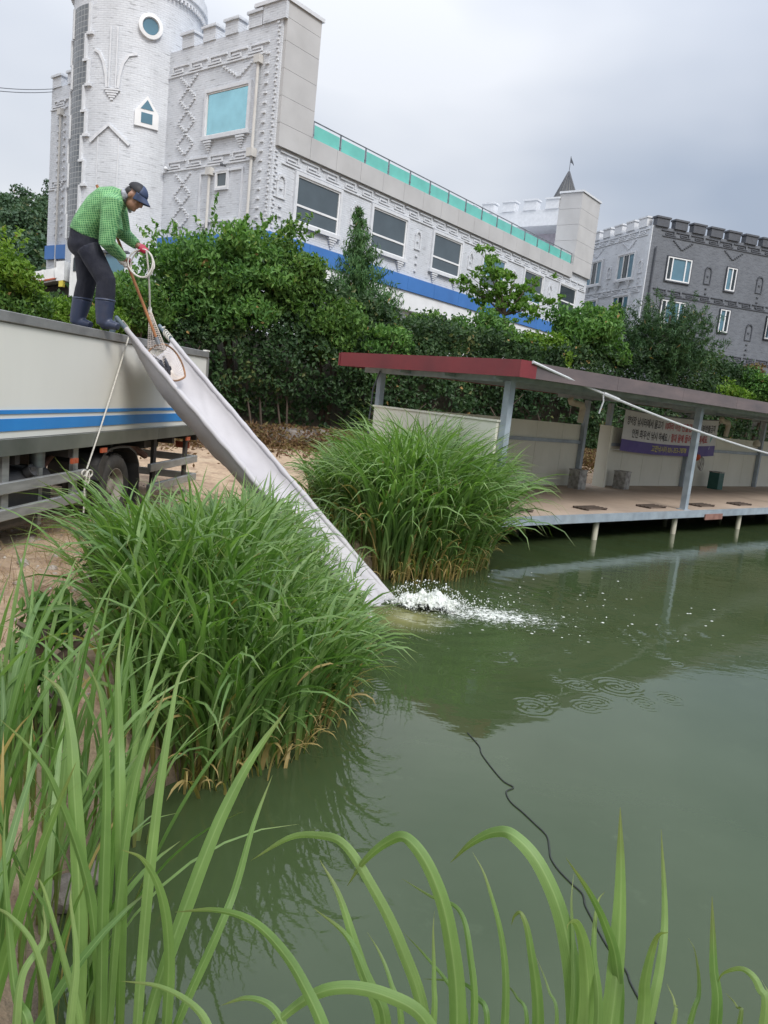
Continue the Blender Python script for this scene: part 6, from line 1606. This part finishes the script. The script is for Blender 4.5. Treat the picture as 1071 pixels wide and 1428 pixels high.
reed_bed('reed_bed', [(0.05, 8.0), (0.35, 8.15), (0.95, 8.55), (1.35, 9.3), (1.45, 10.5), (0.7, 11.3), (-0.6, 10.8), (-1.0, 9.8), (-0.5, 8.9)], 5400,
         lambda x, y: 1.0 + 0.62 * smooth01((x + 0.9) / 1.3), 0.034, 102, 'dense green reed bed at the corner of the shelter', (0.3, 9.6), 0.08, (1.0, 3.0))
reed_bed('reed_bed', [(-0.3, 7.0), (0.0, 7.9), (-0.5, 8.9), (-1.2, 9.2), (-1.6, 8.2), (-1.2, 7.4)], 700,
         lambda x, y: 0.5 + 0 * x, 0.02, 103, 'short reeds growing under and beside the lower chute', None, 0.08)
reed_bed('reed_bed', [(-0.62, 1.75), (-0.86, 2.5), (-0.82, 3.2), (-1.3, 3.3), (-1.9, 2.9), (-2.0, 2.0), (-1.5, 1.3), (-0.8, 1.2)], 330,
         lambda x, y: 1.05 - 0.16 * np.clip(-x - 1.0, 0, 2), 0.026, 104, 'loose foreground reeds at the lower left', (-1.2, 2.0), 0.05, (0.2, 1.6), 3, 12)
for nm_, poly_, n_, L_, sd_, lab_ in (('dead_reeds', [(0.15, 7.95), (0.9, 8.4), (1.3, 9.2), (1.4, 10.2), (1.2, 10.2), (1.1, 9.3), (0.8, 8.7), (0.1, 8.2)], 420, 0.75, 111, 'straw coloured dead reed leaves hanging at the waterline by the shelter'), ('dead_reeds', [(-0.12, 6.2), (-0.1, 4.6), (-0.34, 3.8), (-0.75, 3.35), (-0.9, 3.6), (-0.5, 4.1), (-0.32, 4.8), (-0.32, 6.2)], 420, 0.6, 112, 'straw coloured dead reed leaves along the near bed waterline')):
    reed_bed(nm_, poly_, n_, lambda x, y: L_ + 0 * x, 0.016, sd_, lab_, (-0.6, 5.0) if sd_ == 112 else (0.3, 9.6), 0.75, (1.2, 3.2), 3)
reed_bed('reed_bed', [(0.8, 0.62), (2.8, 0.45), (2.8, 0.7), (1.2, 0.88), (0.8, 0.9)], 240, lambda x, y: 1.0 + 0 * x, 0.026, 105, 'reeds along the near bank right of the foreground plants', None, 0.05, (0.3, 1.6), 3, 12)
# straw, pebbles on the left bank
rg = np.random.default_rng(66)
P_ = in_poly(3600, [(-4.4, 3.2), (-2.3, 3.4), (-1.7, 4.4), (-2.0, 5.6), (-2.4, 6.6), (-2.6, 7.6), (-4.2, 7.4)], rg); P_ = P_[vnoise(P_[:, 0], P_[:, 1], 81, 3, 1.1) > -0.15]; n = len(P_)
V, F, A = blade_mesh(np.column_stack([P_, ground_z(P_[:, 0], P_[:, 1]) - 0.01]), rg.uniform(0.1, 0.38, n), rg.uniform(0, 6.28, n), rg.uniform(0.5, 1.4, n), rg.uniform(0, 1.1, n), rg.uniform(0.002, 0.006, n), np.where(rg.random(n) < 0.06, 0.99, rg.random(n) * 0.9), 5, rg.normal(0, 1, n))
tag(np_mesh('dry_straw', V, F, STRAW, None, True, A), 'dry straw lying on the bank between truck and reeds', 'straw', kind='stuff')
n = 700; P_ = in_poly(n, [(-4.5, 2.2), (-1.0, 1.5), (-1.2, 3.2), (-1.7, 4.4), (-2.4, 6.8), (-2.2, 9.5), (-3.5, 12), (-5, 8)], rg)
C = np.column_stack([P_, ground_z(P_[:, 0], P_[:, 1]) + 0.002]); rad = (rg.exponential(0.012, n) + 0.006)[:, None] * rg.uniform(0.7, 1.3, (n, 3))
tag(blob_cloud('pebbles', C, np.minimum(rad, 0.06), np.full(n, 0.7), pm('pebble', (0.42, 0.38, 0.33), (0.2, 0.17, 0.15), 3, rough=0.85), 7), 'pebbles scattered over the bank', 'pebbles', kind='stuff')
for i, (px, py, z, sc, lab) in enumerate(((95, 1225, 0.1, (0.09, 0.08, 0.07), 'pinkish stone among the lower left reeds'), (130, 1205, 0.06, (0.06, 0.05, 0.05), 'small stone beside the pinkish one in the reeds'))):
    p = atz(px, py, z); rock('stone', (p[0], p[1], gz(p[0], p[1]) + 0.03), sc, 30 + i, lab, 'stones at the lower left')
# broad-leaved weed at the edge of the straw
for i, (px, py, Y, lab) in enumerate(((150, 830, 5.6, 'broad leaved weed at the upper left edge of the reeds'), (60, 990, 4.0, 'broad leaved weed at the left below the straw'), (25, 1075, 3.2, 'broad leaved weed at the left picture edge'))):
    c = aty(px, py, Y); zz = gz(c[0], c[1]); shrub('weed_plant', (c[0], c[1], zz), (c[0], c[1], zz + 0.22), (0.24, 0.22, 0.16), 8, 0.09, 260, 0.085, L_DARK if i == 0 else L_SHRUB, 90 + i, lab, 'weed', 'weeds on the bank', stems=4)

# ---- foreground reed plants, leaf by leaf
def leaf_from_path(pix, wpx, Y, bend, parent, root, rnd):
    """pix: picture points from the leaf's foot to its tip; Y distance of the foot, bend = how much nearer or farther the tip reaches"""
    m = len(pix); ctrl = [aty(x, y, Y + bend * (i / (m - 1)) ** 1.3) for i, (x, y) in enumerate(pix)]
    # carry the foot down to the ground
    foot = ctrl[0]; k_ = min(0.9, (foot[2] - 0.0) / max(0.12, ctrl[1][2] - foot[2]) * 0.35); ox = float(np.clip(-(ctrl[1][0] - foot[0]) * k_, -0.22, 0.22)); g = np.array((foot[0] + ox, foot[1], max(gz(foot[0] + ox, foot[1]), -0.1))); mid_ = np.array((foot[0] + 0.6 * ox, foot[1], g[2] + 0.5 * (foot[2] - g[2])))
    pts = [g, mid_] if foot[2] > g[2] + 0.1 else []
    pts += ctrl
    P3 = [2 * pts[0] - pts[1]] + pts + [2 * pts[-1] - pts[-2]]; cur = []
    for i in range(1, len(P3) - 2):
        p0, p1, p2, p3 = P3[i - 1:i + 3]
        for t in np.linspace(0, 1, 7, endpoint=False): cur.append(0.5 * (2 * p1 + (p2 - p0) * t + (2 * p0 - 5 * p1 + 4 * p2 - p3) * t * t + (3 * p1 - p0 - 3 * p2 + p3) * t ** 3))
    cur.append(pts[-1]); cur = np.array(cur); n = len(cur)
    sl = np.concatenate([[0], np.cumsum(np.linalg.norm(np.diff(cur, axis=0), axis=1))]); t = sl / sl[-1]
    W = 1.4 * wpx * Y / FPX * np.interp(t, [0, 0.3, 0.6, 0.8, 0.93, 1], [0.55, 0.9, 1.0, 0.75, 0.36, 0.02])
    tan = norm(np.gradient(cur, axis=0)); view = norm(cur - CAM)
    S = norm(np.cross(tan, np.array((0.15, 1.0, -0.35)))); Nn = np.cross(S, tan)
    wob = 0.25 * np.sin(t * 5 + rnd * 20); S = norm(S * np.cos(wob)[:, None] + Nn * np.sin(wob)[:, None]); Nn = np.cross(S, tan)
    V = np.stack([cur - S * W[:, None] / 2 + Nn * W[:, None] * 0.19, cur - S * W[:, None] * 0.04, cur + S * W[:, None] * 0.04, cur + S * W[:, None] / 2 + Nn * W[:, None] * 0.19], 1)
    A = np.zeros(V.shape); A[..., 0] = rnd; A[..., 1] = t[:, None]; A[..., 2] = np.array((-1, -0.05, 0.05, 1.0))
    i = (np.arange(n - 1) * 4)[:, None] + np.arange(3)[None]
    F = np.stack([i, i + 1, i + 5, i + 4], -1).reshape(-1, 4)
    return np_mesh('leaf', (V - root).reshape(-1, 3), F, R_LEAF, parent, True, A.reshape(-1, 3))
FG = [
 ('reed plant with the tall straight upright leaf at the bottom right', 1.35, [([(850, 1440), (861, 1345), (866, 1245), (865, 1126)], 25, 0.05), ([(862, 1440), (860, 1345), (844, 1290), (822, 1245), (789, 1196)], 14, -0.1), ([(833, 1440), (828, 1328), (833, 1262), (844, 1243)], 13, 0.1), ([(817, 1440), (817, 1339), (806, 1292), (794, 1288), (790, 1300)], 22, -0.15)]),
 ('reed plant with one long leaf arching left over the pond cord', 1.4, [([(803, 1440), (789, 1301), (756, 1212), (717, 1166), (688, 1161), (657, 1176), (628, 1203)], 21, 0.25), ([(797, 1440), (800, 1330), (797, 1260), (800, 1218)], 9, 0.1), ([(776, 1440), (765, 1380), (748, 1335)], 8, 0.1)]),
 ('reed plant with a pair of slim pointed leaves right of the tallest leaf', 1.38, [([(902, 1440), (921, 1345), (927, 1273), (922, 1156)], 13, 0.1), ([(895, 1440), (900, 1370), (915, 1310), (932, 1300)], 18, -0.1), ([(938, 1440), (941, 1400), (930, 1372)], 14, 0.05), ([(960, 1440), (975, 1385), (970, 1330), (960, 1308)], 10, 0.05)]),
 ('reed plant at the bottom right corner with a short dark upright leaf', 1.3, [([(999, 1440), (996, 1345), (993, 1250)], 20, 0.05), ([(1065, 1440), (1059, 1378), (1037, 1353), (1010, 1358), (1000, 1372)], 17, 0.1), ([(1030, 1440), (1028, 1405), (1012, 1385)], 15, 0.05), ([(1080, 1440), (1074, 1390), (1062, 1366)], 12, 0.1)]),
 ('reed plant with one big leaf arching left at the bottom middle', 1.38, [([(637, 1440), (626, 1301), (601, 1218), (568, 1171), (541, 1174), (508, 1201), (484, 1236)], 20, 0.2), ([(660, 1440), (655, 1330), (640, 1270), (600, 1250), (560, 1225)], 10, 0.2), ([(650, 1440), (630, 1380), (590, 1330), (562, 1300)], 8, 0.15), ([(680, 1440), (664, 1390), (640, 1370), (590, 1365)], 8, 0.2), ([(603, 1440), (605, 1370), (604, 1300), (606, 1270)], 10, 0.05)]),
 ('reed plant with a small hooked leaf just right of the bottom middle', 1.42, [([(750, 1440), (739, 1317), (728, 1276), (718, 1277), (713, 1290)], 16, 0.05), ([(703, 1440), (702, 1323), (679, 1229), (659, 1188)], 10, 0.1), ([(735, 1440), (720, 1390), (700, 1368)], 9, 0.1)]),
 ('reed plant at the bottom, left of the middle, with two leaves curving left', 1.4, [([(593, 1440), (557, 1317), (513, 1229), (478, 1178), (444, 1166), (403, 1169), (350, 1200)], 15, 0.3), ([(535, 1440), (504, 1348), (474, 1252), (446, 1199)], 17, 0.1), ([(538, 1440), (514, 1373), (484, 1307), (438, 1267)], 16, 0.15), ([(560, 1440), (545, 1370), (530, 1330), (512, 1300)], 10, 0.1)]),
 ('reed plant at the bottom with broad low leaves arching to both sides', 1.3, [([(466, 1500), (452, 1440), (430, 1388), (398, 1333), (353, 1287), (302, 1270), (244, 1272)], 17, 0.2), ([(612, 1500), (592, 1424), (540, 1390), (479, 1378), (428, 1393), (373, 1440), (345, 1490)], 18, 0.1), ([(405, 1500), (398, 1440), (378, 1404), (345, 1392), (308, 1402)], 13, 0.1), ([(300, 1490), (288, 1430), (262, 1398), (220, 1376), (168, 1368)], 14, 0.1)]),
 ('reed plant at lower left with the longest straight leaf leaning right', 1.65, [([(202, 1440), (227, 1353), (252, 1282), (282, 1202), (312, 1131), (353, 1055), (404, 984)], 17, 0.2), ([(242, 1440), (302, 1302), (328, 1237), (353, 1151), (380, 1081)], 11, 0.2), ([(190, 1440), (205, 1250), (222, 1100), (237, 1003), (252, 937), (284, 906)], 12, 0.2), ([(230, 1440), (235, 1330), (225, 1250), (200, 1200), (170, 1185)], 14, -0.1)]),
 ('reed plant at far lower left with a fan of tall pointed leaves', 1.75, [([(108, 1440), (110, 1250), (103, 1100), (98, 1023), (86, 967), (58, 940)], 18, 0.2), ([(140, 1440), (143, 1250), (147, 1100), (141, 982), (123, 926)], 14, 0.2), ([(165, 1440), (168, 1250), (167, 1100), (166, 1033), (164, 932), (169, 878)], 14, 0.2), ([(150, 1440), (165, 1250), (186, 1100), (212, 1013), (234, 955)], 12, 0.15), ([(140, 1440), (125, 1250), (76, 1100), (40, 1043), (0, 1003)], 12, 0.1)]),
 ('reed plant in the bottom left corner with short broad leaves', 1.35, [([(20, 1440), (30, 1360), (60, 1310), (60, 1260)], 16, 0.1), ([(70, 1440), (50, 1330), (15, 1280), (-20, 1260)], 14, 0.1), ([(95, 1440), (105, 1340), (98, 1260), (100, 1230)], 15, 0.1), ([(40, 1440), (20, 1380), (5, 1200), (8, 1120)], 12, 0.2), ([(110, 1440), (90, 1350), (60, 1240), (45, 1222)], 13, 0.1)]),
]
rr = random.Random(12)
for lab, Y, lvs in FG:
    f0 = aty(lvs[0][0][0][0], lvs[0][0][0][1], Y); rt = np.array((f0[0], Y, gz(f0[0], Y)))
    pl = tag(empty('reed_plant', rt), lab, 'reed', 'reed plants in the foreground')
    for path, w, bend in lvs: leaf_from_path(path, w, Y + rr.uniform(-0.05, 0.05), bend, pl, rt, rr.uniform(0.35, 0.85))
